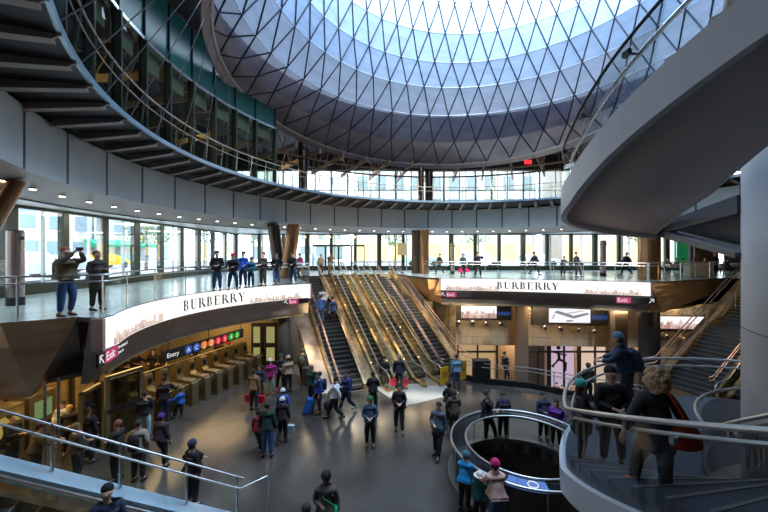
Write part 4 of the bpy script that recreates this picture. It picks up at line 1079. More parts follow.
# ------------------------------------------------------------------ street outside
m_road=M('asphalt',(.30,.30,.31),.8,0,.1,1); m_walk=M('sidewalk',(.60,.60,.60),.8,0,.08,1)
mb=MB(); mb.box((-14.35-3,18,-.2),(6,60,.2)); mb.box((5,36.5,-.2),(90,7,.2)); struct(mb,'sidewalk',m_walk)
mb=MB(); mb.box((-34,25,-.3),(27.5,110,.2)); mb.box((20,60,-.3),(90,40,.2)); struct(mb,'street_outside',m_road)
def building(label,c,d,wall,win,fl=3.6,bay=3.0,seed=1,face='x',shop=None):
    root=thing('street_building',label,'building',(c[0],c[1],0)); MB().box((c[0],c[1],d[2]/2),d).build('wall',wall,root)
    rng=random.Random(seed); nfl=int(d[2]/fl)
    L=d[1] if face=='x' else d[0]; nb=int(L/bay)
    for k in range(min(nfl,4)):
        for i in range(nb):
            u=-L/2+(i+.5)*L/nb; z=k*fl+fl*.5
            w,h=bay*.58,fl*.62
            if k==0: w,h,z=bay*.8,fl*.75,fl*.42
            if face=='x': ctr=(c[0]+d[0]/2+.03,c[1]+u,z); mb=MB().box(ctr,(.08,w,h)); fr=MB().box((ctr[0]+.03,ctr[1],z),(.08,.08,h)).box((ctr[0]+.03,ctr[1],z+h*.2),(.08,w,.08)).box((ctr[0]+.06,ctr[1],z-h/2-.08),(.2,w+.3,.15))
            else: ctr=(c[0]+u,c[1]-d[1]/2-.03,z); mb=MB().box(ctr,(w,.08,h)); fr=MB().box((ctr[0],ctr[1]-.03,z),(.08,.08,h)).box((ctr[0],ctr[1]-.03,z+h*.2),(w,.08,.08)).box((ctr[0],ctr[1]-.06,z-h/2-.08),(w+.3,.2,.15))
            wdw=mb.build('window',win if not(shop and k==0) else shop,root); fr.build('window_frame',M('window_frame_tan',(.45,.36,.28),.5),wdw)
    return root
m_bw=M('white_facade',(.85,.86,.86),.7,0,.05,1); m_bt=M('tan_facade',(.62,.52,.42),.7,0,.08,1); m_bg=M('grey_facade',(.58,.60,.60),.7,0,.06,1)
m_win=M('blue_grey_window',(.25,.33,.36),.15); m_wy=M('yellow_lit_window',(.5,.4,.18),.3,emit=(1,.75,.30),estr=.9)
building('white and tan stone building across the street at far left',(-50,31,0),(6,16,22),m_bw,m_win,4,3.2,2)
building('tan stone building across the street seen between the left mullions',(-50,47.5,0),(6,16,26),m_bt,m_win,4.2,3.5,3)
building('pale grey building across the street behind the green awning',(-50,66,0),(6,20,24),m_bg,m_win,4,3,4)
building('white facade straight behind the central entrance doors',(-20,84,0),(22,8,26),m_bw,m_win,4,3.2,5,'y')
building('pale building with yellow lit ground floor behind the right gallery',(12,72,0),(36,8,26),m_bg,m_win,4.4,3.6,6,'y',m_wy)
building('tan building with yellow lit shop windows at far right outside',(46,66,0),(28,8,26),m_bt,m_win,4.4,3.6,7,'y',m_wy)
# green awning
root=thing('shop_awning','long green shop awning across the street behind the left onlookers','awning',(-45.5,60,3))
mb=MB(); mb.prism([(-47,54,3.9),(-45,54,3.0),(-45,54,2.6),(-47,54,2.6)],(0,15,0)); mb.build('canopy',M('green_canvas',(.02,.28,.16),.6),root)
for y in (54.2,61.5,68.8): MB().tube([(-45.1,y,0),(-45.1,y,2.7)],.06,6).build('pole',m_steel,root)
# green sheet at right
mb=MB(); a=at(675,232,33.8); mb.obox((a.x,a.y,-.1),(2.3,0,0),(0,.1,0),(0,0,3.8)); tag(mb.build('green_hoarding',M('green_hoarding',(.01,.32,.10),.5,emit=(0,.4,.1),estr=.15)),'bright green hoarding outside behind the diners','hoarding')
# trees
def street_tree(label,x,y,h,seed):
    rng=random.Random(seed); root=thing('street_tree',label,'tree',(x,y,0))
    mb=MB(); mb.tube([(x,y,-.1),(x+.1,y,h*.3),(x-.05,y+.1,h*.55),(x,y,h*.9)],.16,7,r2=.04)
    for k in range(7):
        a=rng.uniform(0,6.28); z=h*rng.uniform(.3,.7); mb.tube([(x,y,z),(x+cos(a)*1.0,y+sin(a)*1.0,z+.8),(x+cos(a)*1.7,y+sin(a)*1.7,z+1.9)],.06,5,r2=.015)
    mb.build('trunk',M('bark',(.16,.12,.09),.9),root)
    mb=MB()
    for k in range(420):
        a=rng.uniform(0,6.28); r=rng.uniform(.2,2.0); z=h*rng.uniform(.38,1.0); c=Vector((x+r*cos(a),y+r*sin(a),z)); u=Vector([rng.uniform(-1,1) for _ in range(3)]).normalized()*.17; v=u.cross(Vector([rng.uniform(-1,1) for _ in range(3)])).normalized()*.11
        mb.add([c-u,c+v,c+u,c-v],[(0,1,2,3)])
    o=mb.build('foliage',M('pale_leaves',(.20,.30,.10),.7),root)
for i,(px,Y,h) in enumerate(((146,34,7),(158,42,8),(204,40,7.5),(253,52,8),(395,46,7),(475,44,7.5),(640,44,7))):
    street_tree(('thin leafy street tree outside seen left of the green awning','leafy street tree outside right of the thin one','street tree outside behind the dark suited onlooker','street tree outside behind the teal jacket onlooker','street tree outside behind the entrance doors','street tree outside right of the small steel post','street tree outside near the diners at right')[i],(px-CX)*Y/F,Y,h,i)
# vehicles
def car(label,x,y,rz,col,suv=True,kind='car',taxi=False):
    root=thing(kind,label,'taxi' if taxi else 'car',(x,y,0)); L,W=4.7,1.85; H=1.75 if suv else 1.48
    R=Matrix.Rotation(rz,4,'Z'); o=Vector((x,y,0)); tr=lambda p:o+R@Vector(p)
    side=[(-L/2,.35),(-L/2+.02,.85),(-L/2+.15,1.0),(-L/2+.35,H*.93),(-L/2+.6,H),(.55,H),(1.25,1.02),(L/2-.1,.88),(L/2,.7),(L/2,.35)]
    mb=MB(); rings=[]
    for yy,sx in ((-W/2,.96),(-W/2+.12,1),(W/2-.12,1),(W/2,.96)):
        rings.append([tr((a*sx,yy if b<1.05 else yy*.86,b if b<1.05 else b-.0)) for a,b in side])
    mb.loft(rings,sm=False); mb.build('body',M('car_'+label[:12],col,.3,.1),root)
    mb=MB()
    for s in (-1,1):
        yy=s*(W/2+.005)
        mb.add([tr((-L/2+.5,yy*.93,1.05)),tr((1.05,yy*.93,1.05)),tr((.5,yy*.87,H-.1)),tr((-L/2+.65,yy*.87,H-.12))],[(0,1,2,3)])
    mb.add([tr((.62,-.72,H-.02)),tr((.62,.72,H-.02)),tr((1.27,.8,1.06)),tr((1.27,-.8,1.06))],[(0,1,2,3)])
    mb.add([tr((-L/2+.32,-.72,H*.9)),tr((-L/2+.32,.72,H*.9)),tr((-L/2+.12,.8,1.06)),tr((-L/2+.12,-.8,1.06))],[(0,1,2,3)])
    mb.build('windows',M('car_window',(.05,.07,.09),.1),root)
    for a in (-1.45,1.45):
        for s in (-1,1):
            c=tr((a,s*(W/2-.05),.34)); ax=(R@Vector((0,s*.12,0)))
            MB().tube([c-ax,c+ax],.34,18).build('wheel',m_black,root)
    if taxi: MB().box(tr((-.2,0,H+.08)),(.5,.3,.16),rz).build('roof_light',M('roof_light',(.9,.9,.8),.4),root)
    return root
car('white large car parked outside the window at far left',-22.6,21.8,pi/2,(.85,.86,.88))
car('white car outside just beyond the far left one',-25.0,27.6,pi/2,(.80,.82,.85),False)
car('yellow taxi outside behind the olive jacket man',-27.5,31.0,pi/2,(.85,.50,.03),False,'taxi_cab',True)
car('yellow taxi outside further along the left street',-30.5,38,pi/2,(.85,.50,.03),False,'taxi_cab',True)
car('pale blue car outside behind the central entrance',-9.5,44,0,(.45,.6,.7),False)
car('white car outside behind the right gallery walkers',12,43,0,(.8,.82,.85),True)
car('silver car outside right of the banner lettering',19.5,43.5,0,(.55,.6,.65),False)
car('pale green car outside seen over the right banner',5,45,0,(.4,.65,.55),False)

# entrance doors and pendants at the back
for i in range(7):
    x=at(300+12.5*i,240,31.0).x
for i in range(10):
    p=at(305+6.2*i,237,31.5); root=thing('pendant_lamp','','lamp',tuple(p))
    MB().tube([p,p+Vector((0,0,.5))],.012,5).build('cord',m_black,root); MB().sphere(p,.12,10,6).build('shade',M_sign('pendant_glow',(1,.70,.30),2.2),root)
    tag(root,'small golden pendant lamp in the row over the entrance doors','lamp','golden pendant lamps over the entrance doors')
for i in range(4):
    a=at(313+13*i,272,32.6); w=1.15; root=thing('entrance_door',('leftmost glazed entrance door at the back of street level','second glazed entrance door from the left at the back','third glazed entrance door from the left at the back','rightmost glazed entrance door at the back beyond the escalators')[i],'door',tuple(a))
    mb=MB(); 
    for x in (0,w): mb.box((a.x+x,a.y,1.2),(.09,.09,2.4))
    for z in (.15,2.35): mb.box((a.x+w/2,a.y,z),(w,.08,.2))
    mb.build('frame',m_mull,root); MB().add([(a.x,a.y,.2),(a.x+w,a.y,.2),(a.x+w,a.y,2.3),(a.x,a.y,2.3)],[(0,1,2,3)]).build('pane',m_clear,root); MB().tube([(a.x+.15,a.y-.07,.9),(a.x+.15,a.y-.07,1.3)],.02,6).build('handle',m_steel,root)
a=at(402,273,27); root=thing('notice_board','brown notice board on a stand beyond the top of the central stairs','board',tuple(a)); MB().box((a.x,a.y,1.95),(.72,.08,.95)).build('board',M('brown_board',(.25,.18,.10),.5),root); MB().box((a.x,a.y,.75),(.1,.08,1.5)).build('leg',m_dark,root)
# white planters / counters behind the right guard
for i,(px,w) in enumerate(((655,.9),(705,1.6))):
    a=ground(px,277.5,0); root=thing('serving_counter',('small pale counter at the foot of the bronze gallery column','pale rounded counter among the diners at far right')[i],'counter',tuple(a))
    MB().box((a.x,a.y+.5,.5),(w,.6,.95)).build('body',M('pale_counter',(.55,.48,.42),.4),root); MB().box((a.x,a.y+.5,1.0),(w+.1,.7,.05)).build('top',m_steel,root)
for i,(px,w,h,mt,lb) in enumerate(((706,2.2,3.4,M('oxblood_panel',(.16,.07,.05),.5),'dark oxblood wall panel behind the diners at far right'),(733,1.6,3.4,M('oxblood_panel'),'dark panel edge behind the diners next to the core column'))):
    x=(px-CX)*32/F; tag(MB().box((x,32,h/2),(w,.15,h)).build('wall_panel',mt),lb,'panel')
# cafe tables
tp=None
for i,(px,Y) in enumerate(((672,28),(684,29.5),(700,29),(722,28.5),(733,30),(692,31))):
    x=(px-CX)*Y/F
    lab='small cafe table with white cloth among the diners at far right'
    if tp is None:
        root=bpy.data.objects.new('cafe_table',None); COL.objects.link(root); root.location=(x,Y,0); root['_o']=(x,Y,0)
        MB().box((x,Y,.74),(1.0,.8,.04)).build('tabletop',M('white_cloth',(.75,.68,.66),.6),root); MB().box((x,Y,.60),(1.02,.82,.26)).build('tablecloth',M('white_cloth'),root)
        for sx in (-1,1):
            for sy in (-1,1): MB().box((x+sx*.4,Y+sy*.3,.3),(.05,.05,.6)).build('leg',m_dark,root)
        tp=root
    else:
        root=tp.copy(); COL.objects.link(root); root.location=(x,Y,0)
        for c_ in tp.children: d=c_.copy(); COL.objects.link(d); d.parent=root
    tag(root,lab,'table','cafe tables at the far right of street level')

# ------------------------------------------------------------------ people
CLR={}
def cl(c,r=.85):
    k=tuple(c)
    if k not in CLR: CLR[k]=M('cloth_%d'%len(CLR),c,r,0,.18,9)
    return CLR[k]
skinL=M('skin_light',(.56,.33,.24),.5); skinM=M('skin_mid',(.38,.20,.13),.5); skinD=M('skin_dark',(.14,.07,.045),.5)
ARMS={'down':((.25,.03,1.14),(.26,-.05,.88)),'phone':((.25,.0,1.14),(.07,-.27,1.22)),'cam':((.26,-.28,1.42),(.06,-.40,1.64)),
 'lean':((.27,-.20,1.17),(.17,-.45,1.10)),'pocket':((.31,.08,1.16),(.20,-.10,.96)),'front':((.27,-.05,1.13),(.07,-.27,1.12)),'swing':((.26,-.10,1.16),(.24,-.28,.98)),'back':((.26,.16,1.16),(.25,.20,.92)),
 'out':((.34,-.12,1.2),(.42,-.38,1.15)),'wide':((.33,.02,1.14),(.42,.06,.96)),'up':((.30,-.22,1.30),(.14,-.30,1.50))}
LEGS={'stand':((.11,-.01,.49),(.12,.02,.08)),'fwd':((.11,-.20,.52),(.11,-.30,.09)),'rear':((.10,.03,.48),(.10,.34,.15)),'apart':((.16,0,.49),(.19,.02,.08)),'sit':((.13,-.44,.47),(.13,-.44,.08)),'stepup':((.12,-.26,.68),(.12,-.20,.27)),'bend':((.11,-.08,.50),(.12,.04,.08))}
def skin(name,V,E,mat,parent,sub=1,mscale=1):
    me=bpy.data.meshes.new(name); me.from_pydata([v[:3] for v in V],E,[]); o=bpy.data.objects.new(name,me); COL.objects.link(o); o.parent=parent
    ly=me.skin_vertices[0] if len(me.skin_vertices) else None
    if ly is None:
        me.attributes
        md0=o.modifiers.new('skin','SKIN')
    else: md0=o.modifiers.new('skin','SKIN')
    if not len(me.skin_vertices):
        # create layer through bmesh
        import bmesh
        bm=bmesh.new(); bm.from_mesh(me); L=bm.verts.layers.skin.verify(); bm.verts.ensure_lookup_table()
        for i,v in enumerate(bm.verts): r=V[i][3]; v[L].radius=(r if not isinstance(r,tuple) else r[0],r if not isinstance(r,tuple) else r[1]); v[L].use_root=(i==0)
        bm.to_mesh(me); bm.free()
    else:
        for i,sv in enumerate(me.skin_vertices[0].data): sv.radius=(V[i][3],V[i][3]); sv.use_root=(i==0)
    md0.use_smooth_shade=True; md0.branch_smoothing=.2
    sb=o.modifiers.new('sub','SUBSURF'); sb.levels=sub; sb.render_levels=sub
    me.materials.append(mat)
    return o
def person(label,pos,H,rz=0,arms=('down','down'),legs=('stand','stand'),coat=(.02,.02,.025),pants=(.02,.025,.04),skn=None,hair=(.04,.03,.02),hat=None,pitch=0,long=.0,head=(0,0),near=0,female=False,shoes=(.02,.02,.02),bag=None,brim=False,hood=False,group=None,sit=0,brow=None,glasses=False,scarf=None,curly=False,longhair=False,lean_z=0,backpack=None):
    s=H/1.75; root=bpy.data.objects.new('person',None); COL.objects.link(root); root.location=pos; root.rotation_euler=(0,0,radians(rz)); root.scale=(s,s,s)
    tag(root,label,'person',group)
    skn=skn or skinL
    dz=-.48*sit
    ph=radians(pitch); hipz=.93
    def up(p):   # upper body pitch about the hips
        x,y,z=p; zz=z-hipz; return (x, y*cos(ph)-zz*sin(ph)*1.0 if False else y-zz*sin(ph), hipz+zz*cos(ph)+dz)
    def lo(p): return (p[0],p[1],p[2] if not sit else p[2])
    w=.93 if female else 1.0
    hy,hpch=head
    # body ------------------------------------------------
    V=[];E=[]
    def a(p,r,par=None):
        V.append((*p,r)); 
        if par is not None: E.append((par,len(V)-1))
        return len(V)-1
    pel=a(up((0,0,.95)),.105); sp=a(up((0,0,1.12)),.09,pel); ch=a(up((0,0.01,1.32)),.095,sp); nk=a(up((0,.0,1.48)),.055,ch)
    hx=sin(radians(hy)); hfy=-cos(radians(hy))
    jaw=a(up((.015*hx,.015*hfy,1.56)),.068,nk); hd=a(up((0,0.0,1.64)),.092,jaw); tp_=a(up((-.01*hx,-.012*hfy,1.70)),.072,hd)
    if near:
        a(up((.112*hx,.112*hfy,1.615)),.014,hd)
        a(up((.095*hfy,-.095*hx,1.625)),.016,hd); a(up((-.095*hfy,.095*hx,1.625)),.016,hd)
    hands=[]
    for sd,pose in zip((-1,1),arms):
        el,wr=ARMS[pose]
        sh=a(up((sd*.165*w,0,1.38)),.045,ch); e=a(up((sd*el[0],el[1],el[2])),.036,sh); wv=up((sd*wr[0],wr[1],wr[2])); wi=a(wv,.028,e)
        ev=Vector(up((sd*el[0],el[1],el[2]))); d=(Vector(wv)-ev).normalized(); side=d.cross(Vector((0,0,1)))
        if side.length<.2: side=Vector((0,1,0))
        side.normalize(); dn=d.cross(side)
        pm_=Vector(wv)+d*.07; p=a(pm_,.030,wi); hands.append(pm_)
        fr=.0085 if near else .011
        for k,(off,ln) in enumerate(((-.028,.070),(-.010,.080),(.010,.074),(.027,.058))):
            f0=a(pm_+side*off+d*.025,fr,p); f1=a(pm_+side*off*1.15+d*(.025+ln*.55)+dn*.012,fr*.95,f0); a(pm_+side*off*1.1+d*(.02+ln*.95)+dn*.035,fr*.8,f1)
        t0=a(pm_-side*.034-d*.01,fr*1.1,p); a(pm_-side*.052+d*.035+dn*.02,fr*.9,t0)
    feet=[]
    for sd,pose in zip((-1,1),legs):
        kn,an=LEGS[pose]; hp_=a((sd*.10,0,.88+dz),.07,pel); k=a((sd*kn[0],kn[1],kn[2]),.048,hp_); n_=a((sd*an[0],an[1],an[2]),.036,k); a((sd*(an[0]+.015),an[1]-.13,max(.04,an[2]-.05)),.032,n_); feet.append((sd,an))
    skin('body',V,E,skn,root)
    # trousers -------------------------------------------
    V=[];E=[]
    pel=a(up((0,0,1.0)),.165); pl=a(up((0,0,.90)),.175,pel)
    for sd,pose in zip((-1,1),legs):
        kn,an=LEGS[pose]; hp_=a((sd*.10,0,.84+dz),.125,pl); m_=a((sd*(.1+kn[0])/2,kn[1]/2,(.86+dz+kn[2])/2),.118,hp_); k=a((sd*kn[0],kn[1],kn[2]),.092,m_); n_=a((sd*an[0],an[1],an[2]+.03),.068,k)
    skin('trousers',V,E,cl(pants),root)
    # coat -------------------------------------------------
    V=[];E=[]
    hem=.86-long
    pu=lambda z:up((0,0,z))
    c0=a(pu(1.14),.205*w); c1=a(up((0,.0,1.31)),.215*w,c0); c2=a(up((0,.005,1.46)),.10,c1); 
    if sit: c3=a(pu(.98),.20,c0)
    else:
        c3=a(pu(1.0),.205,c0); z=.9
        pv=a(pu(.88),.215,c3)
        if long>0:
            pv=a((0,.02,.9-long*.5),.22,pv); pv=a((0,.02,.9-long),.225,pv)
    for sd,pose in zip((-1,1),arms):
        el,wr=ARMS[pose]
        sh=a(up((sd*.19*w,0,1.385)),.092*w,c1); e=a(up((sd*el[0]*.94,el[1],el[2])),.072,sh); f=.93
        wv=[el[i]*(1-f)+wr[i]*f for i in range(3)]; a(up((sd*wv[0],wv[1],wv[2])),.056,e)
    if hood: a(up((0,.10,1.47)),.08,c2)
    skin('coat',V,E,cl(coat),root)
    mb=MB()
    for sd,an in feet:
        x=sd*an[0]; z0=max(0,an[2]-.08)
        rings=[]
        for yy,wd,ht in ((.07,.035,.09),(.03,.042,.12),(-.05,.045,.09),(-.13,.048,.06),(-.20,.035,.04)):
            rings.append([Vector((x+sd*.01+wd*cos(2*pi*k/8),an[1]+yy,z0+ht/2+ht/2*sin(2*pi*k/8))) for k in range(8)])
        mb.loft(rings)
    mb.build('shoes',cl(shoes),root)
    # hair / hat -----------------------------------------
    hc=Vector(up((-.02*hx*0,0,1.655))); fwd=Vector((hx,hfy,0)); back=-fwd
    if hat:
        mb=MB(); mb.sphere(hc+back*.022+Vector((0,0,.022)),.114,14,7,sc=(1,1,1.0),vmin=.5,vmax=1)
        mb.revolve([(.104,hc.z+.002),(.120,hc.z+.002),(.118,hc.z+.045),(.104,hc.z+.045)],(hc.x+back.x*.022,hc.y+back.y*.022),n=16)
        if brim: mb.revolve([(.10,hc.z-.0),(.19,hc.z-.03),(.19,hc.z-.02),(.10,hc.z+.015)],(hc.x,hc.y),n=18)
        mb.build('hat',cl(hat),root)
        mb=MB(); mb.sphere(hc+back*.035+Vector((0,0,-.05)),.092,10,6,sc=(1,1,.8)); mb.build('hair',cl(hair),root)
    elif curly:
        rng=random.Random(4); mb=MB(); mb.sphere(hc+back*.03+Vector((0,0,0)),.135,14,9,sc=(1.05,1,1.05))
        for k in range(170):
            th=rng.uniform(0,6.28); phh=rng.uniform(-1.0,1.45); dv=Vector((cos(th)*cos(phh),sin(th)*cos(phh),sin(phh)))
            if dv.dot(fwd)>.55 and dv.z<.5: continue
            mb.sphere(hc+back*.03+dv*.135+Vector((0,0,-.02 if dv.z<0 else 0)),rng.uniform(.022,.04),6,4)
        mb.build('hair',cl(hair),root)
    else:
        mb=MB(); mb.sphere(hc+back*.034+Vector((0,0,.028)),.101,14,9,sc=(1,1,1.0))
        if longhair: mb.sphere(hc+back*.07+Vector((0,0,-.12)),.088,10,7,sc=(1,.8,1.5))
        mb.build('hair',cl(hair),root)
    if longhair and hat:
        mb=MB(); mb.sphere(hc+back*.075+Vector((0,0,-.13)),.085,10,7,sc=(1,.8,1.5)); mb.build('hair_lengths',cl(hair),root)
    if near:
        sdv=Vector((-hfy,hx,0))
        mb=MB()
        for q in (-1,1): mb.sphere(Vector(up((0,0,1.635)))+fwd*.084+sdv*q*.034,.011,8,5)
        mb.build('eyes',M('eye',(.02,.015,.01),.3),root)
        mb=MB(); c=Vector(up((0,0,1.567)))+fwd*.083; mb.tube([c-sdv*.024-fwd*.004,c+fwd*.004,c+sdv*.024-fwd*.004],.006,6); mb.build('mouth',M('lips',(.35,.10,.09),.5),root)
        if glasses:
            mb=MB()
            for q in (-1,1):
                cc=Vector(up((0,0,1.635)))+fwd*.104+sdv*q*.036; mb.tube([cc+sdv*.026*cos(k*pi/5)+Vector((0,0,.02*sin(k*pi/5))) for k in range(10)],.0028,5,True)
                mb.tube([cc+sdv*q*.026,cc+sdv*q*.058-fwd*.09],.002,5)
            mb.build('glasses',m_black,root)
    if scarf:
        c=Vector(up((0,-.01,1.475))); mb=MB(); mb.tube([c+Vector((.085*cos(k*pi/8),.085*sin(k*pi/8),.01*sin(k*2))) for k in range(16)],.032,7,True); mb.tube([c+Vector((.04,-.10,-.02)),c+Vector((.05,-.18,-.28))],.03,6); mb.build('scarf',cl(scarf),root)
    if brow=='phone':
        h=(hands[0]+hands[1])/2; MB().box(h+Vector((0,-.03,.06)),(.075,.012,.15)).build('phone',m_black,root)
    if brow=='camera':
        h=(hands[0]+hands[1])/2+Vector((0,-.04,.02)); mb=MB(); mb.box(h,(.13,.06,.085)); mb.tube([h+Vector((0,-.02,0)),h+Vector((0,-.10,0))],.03,12); mb.build('camera',m_black,root)
    if backpack:
        mb=MB(); rings=[]
        for z,wd,dp in ((.98,.10,.06),(1.02,.15,.10),(1.25,.155,.11),(1.38,.13,.09),(1.43,.06,.04)):
            rings.append([Vector(up((wd*cos(2*pi*k/12),.23+dp*sin(2*pi*k/12),z))) for k in range(12)])
        mb.loft(rings); mb.build('backpack',cl(backpack),root)
    bags=[]
    if bag:
        for (sd,kind,colr) in bag:
            h=hands[0 if sd<0 else 1]
            mb=MB()
            if kind=='shop':
                c=h+Vector((sd*.03,0,-.36)); b0=[Vector((c.x+x*.13,c.y+y*.06,c.z-.14)) for x,y in ((-1,-1),(1,-1),(1,1),(-1,1))]; b1=[Vector((c.x+x*.15,c.y+y*.08,c.z+.16)) for x,y in ((-1,-1),(1,-1),(1,1),(-1,1))]
                mb.loft([b0,b1],sm=False); mb.tube([c+Vector((-.06,0,.16)),h+Vector((0,0,-.03)),c+Vector((.06,0,.16))],.006,5); mt=cl(colr)
                o=mb.build('shopping_bag',mt,root)
            elif kind=='shoulder':
                c=Vector(up((sd*.22,-.02,.98))); rings=[[c+Vector((.05*cos(2*pi*k/12)*q*sd,(.16*q)*sin(2*pi*k/12)*1.0,z)) for k in range(12)] for z,q in ((-.13,.8),(-.10,1),(.05,1),(.10,.7))]
                mb.loft(rings); mb.tube([c+Vector((0,-.08,.1)),Vector(up((-sd*.02,-.17,1.3))),Vector(up((-sd*.13,-.02,1.46))),Vector(up((-sd*.02,.17,1.3))),c+Vector((0,.08,.1))],.013,6); mb.build('shoulder_bag',cl(colr),root)
            elif kind=='big':
                c=Vector(up((sd*.25,.16,.99))); rings=[[c+Vector((.20*cos(2*pi*k/14)*q*sd,(.08*q)*sin(2*pi*k/14),z)) for k in range(14)] for z,q in ((-.17,.7),(-.14,1),(.02,.95),(.13,.6))]
                mb.loft(rings); mb.tube([c+Vector((sd*.08,0,.1)),Vector(up((sd*.20,.20,1.25))),Vector(up((sd*.13,.16,1.40))),Vector(up((sd*.12,.02,1.50))),Vector(up((sd*.15,-.16,1.30)))],.020,6); mb.build('shoulder_bag',cl(colr),root)
            elif kind=='hand':
                c=h+Vector((0,0,-.2)); mb.sphere(c,.15,12,7,sc=(.5,1,.75)); mb.tube([c+Vector((0,-.08,.08)),h+Vector((0,0,-.02)),c+Vector((0,.08,.08))],.008,5); mb.build('handbag',cl(colr),root)
    return root
def PG(px,fy,z=-5.0): return tuple(ground(px,fy,z))
def PY(px,Y,z): return ((px-CX)*Y/F,Y,z)
BK=(.015,.015,.018); NV=(.02,.03,.07); JN=(.05,.10,.24); BR=(.12,.07,.04); KH=(.30,.24,.14)
# street level, left
person('man in olive jacket and jeans raising a camera at the far left guardrail',PG(66,316,0),1.80,75,('cam','cam'),('stand','bend'),(.13,.10,.05),(.05,.10,.26),hair=(.30,.12,.05),near=1,brow='camera',shoes=(.14,.05,.03),female=False,backpack=(.14,.11,.08))
person('person in dark puffy coat and glasses looking at a phone by the left guardrail',PG(97,310,0),1.70,70,('phone','phone'),('stand','stand'),(.045,.035,.03),(.03,.02,.015),hair=(.18,.10,.05),near=1,long=.32,brow='phone',glasses=True,hood=True)
person('man in black coat and jeans standing hands together left of the red cap onlooker',PG(217,291,0),1.74,20,('front','front'),('stand','stand'),BK,(.03,.06,.14))
person('onlooker in red knit cap and black jacket with legs apart at the guardrail',PG(233,290,0),1.62,15,('lean','front'),('apart','apart'),BK,(.03,.05,.13),hat=(.55,.02,.03))
person('onlooker in bright blue jacket leaning on the guardrail beside the red cap',PG(243,288,0),1.72,10,('lean','lean'),('stand','stand'),(.02,.10,.50),(.03,.06,.15))
person('short onlooker in teal jacket between the blue jacket and black coat onlookers',PG(251,287.5,0),1.45,0,('lean','front'),('stand','stand'),(.03,.20,.25),(.04,.09,.22),skn=skinM)
person('onlooker in plain black coat and black trousers left of the dark slanted column',PG(263,286,0),1.68,-20,('front','front'),('stand','stand'),BK,BK)
person('onlooker in black jacket and blue jeans before the dark slanted column',PG(276.5,285,0),1.66,0,('front','pocket'),('stand','stand'),BK,JN,scarf=(.3,.3,.3))
person('onlooker in black jacket and jeans before the golden column, nearest the stairs',PG(292.5,284,0),1.68,-10,('pocket','lean'),('stand','apart'),BK,(.04,.08,.20))
person('person in bright pink top beyond the onlookers near the golden column',PG(300,276.5,0),1.62,90,('down','swing'),('fwd','rear'),(.60,.02,.14),BK)
person('person in pale tan top at the head of the left central staircase',PG(321,275.5,0),1.55,0,('front','front'),('stand','stand'),(.55,.42,.25),BR,hair=(.4,.25,.1))
person('person in brown jacket beside the tan top one at the stair head',PG(330.5,275,0),1.68,-40,('down','swing'),('stand','fwd'),(.20,.10,.05),(.25,.16,.08))
person('person in dark coat walking past the small post far behind the banner',PG(439.5,274,0),1.60,-80,('swing','back'),('fwd','rear'),(.05,.03,.04),BK)
person('dark dressed person with a pink shopping bag on the right gallery',PG(463,276.5,0),1.60,20,('down','down'),('stand','stand'),(.03,.06,.08),BK,bag=((-1,'shop',(.75,.02,.15)),(1,'shop',(.75,.02,.15))))
person('person in black with both hands raised to the face facing the void',PG(478,277.5,0),1.72,0,('up','up'),('apart','apart'),BK,BK)
person('walker in black with orange scarf over the banner lettering',PG(534.5,275,0),1.72,90,('swing','back'),('fwd','rear'),BK,BK,scarf=(.55,.18,.04))
person('dark figure bent over the rail left of the standing man over the banner',PG(563,276,0),1.45,0,('lean','lean'),('stand','bend'),(.03,.03,.035),BK,pitch=20)
person('man in dark grey coat standing over the right part of the banner',PG(576.5,277,0),1.72,60,('pocket','front'),('stand','fwd'),(.03,.03,.04),BK,bag=((1,'hand',BK),))
person('walker in black between the steel post and the bronze gallery column',PG(626.5,275,0),1.68,-90,('swing','back'),('fwd','rear'),BK,BK)
person('person with tan hair standing among the diners at far right',PG(715,275,0),1.65,0,('front','front'),('stand','stand'),BK,BK,hair=(.35,.2,.1))
for i,(px,c_) in enumerate(((668,(.03,.03,.04)),(684,(.05,.04,.04)),(694,(.10,.05,.04)),(727,(.04,.04,.05)),(677,(.02,.02,.03)),(705,(.02,.02,.03)))):
    person(('seated diner in black left of the others beside the green hoarding','seated diner in dark brown before the green hoarding','seated diner in russet right of the green hoarding','seated diner in dark grey at far right by the core column','seated diner in black between the two counters nearer the green hoarding','seated diner in black just left of the tan haired standing person')[i],PY(px,28 if i<4 else 29,0),1.7,(-60,60,-90,30,10,-30)[i],('front','front'),('sit','sit'),c_,BK,sit=1)
# climbing the left staircase
def on_stair(s,t,zz): p=P(s,t,zz); return (p.x,p.y,p.z)
person('person in white jacket climbing the left staircase, topmost of three',on_stair(.75,3.6,-2.17),1.68,25+180,('down','swing'),('stand','stepup'),(.75,.78,.80),BK)
person('person in mid blue jacket climbing the left staircase, lower left of three',on_stair(.35,4.7,-2.5),1.70,25+180,('down','down'),('stand','stepup'),(.04,.10,.28),(.05,.14,.40))
person('person in navy coat climbing the left staircase, lower right of three',on_stair(1.0,4.9,-2.67),1.74,25+180,('down','back'),('stand','stepup'),(.02,.04,.13),BK)
# escalators
def on_esc(s,t): p=P(s,t,-5/8.7*t-.05); return (p.x,p.y,p.z)
person('woman in black with long dark hair riding down the left central escalator',tuple(at(384.5,389,17.4)),1.62,10,('down','front'),('stand','stand'),BK,BK,longhair=True,hair=(.02,.015,.01))
person('man in navy coat with red bags stepping off the central escalators',PG(399,391,-4.98),1.74,0,('down','down'),('stand','fwd'),(.02,.02,.05),BK,skn=skinL,hair=(.35,.3,.3),bag=((-1,'shop',(.62,.02,.05)),(1,'shop',(.62,.02,.05))))
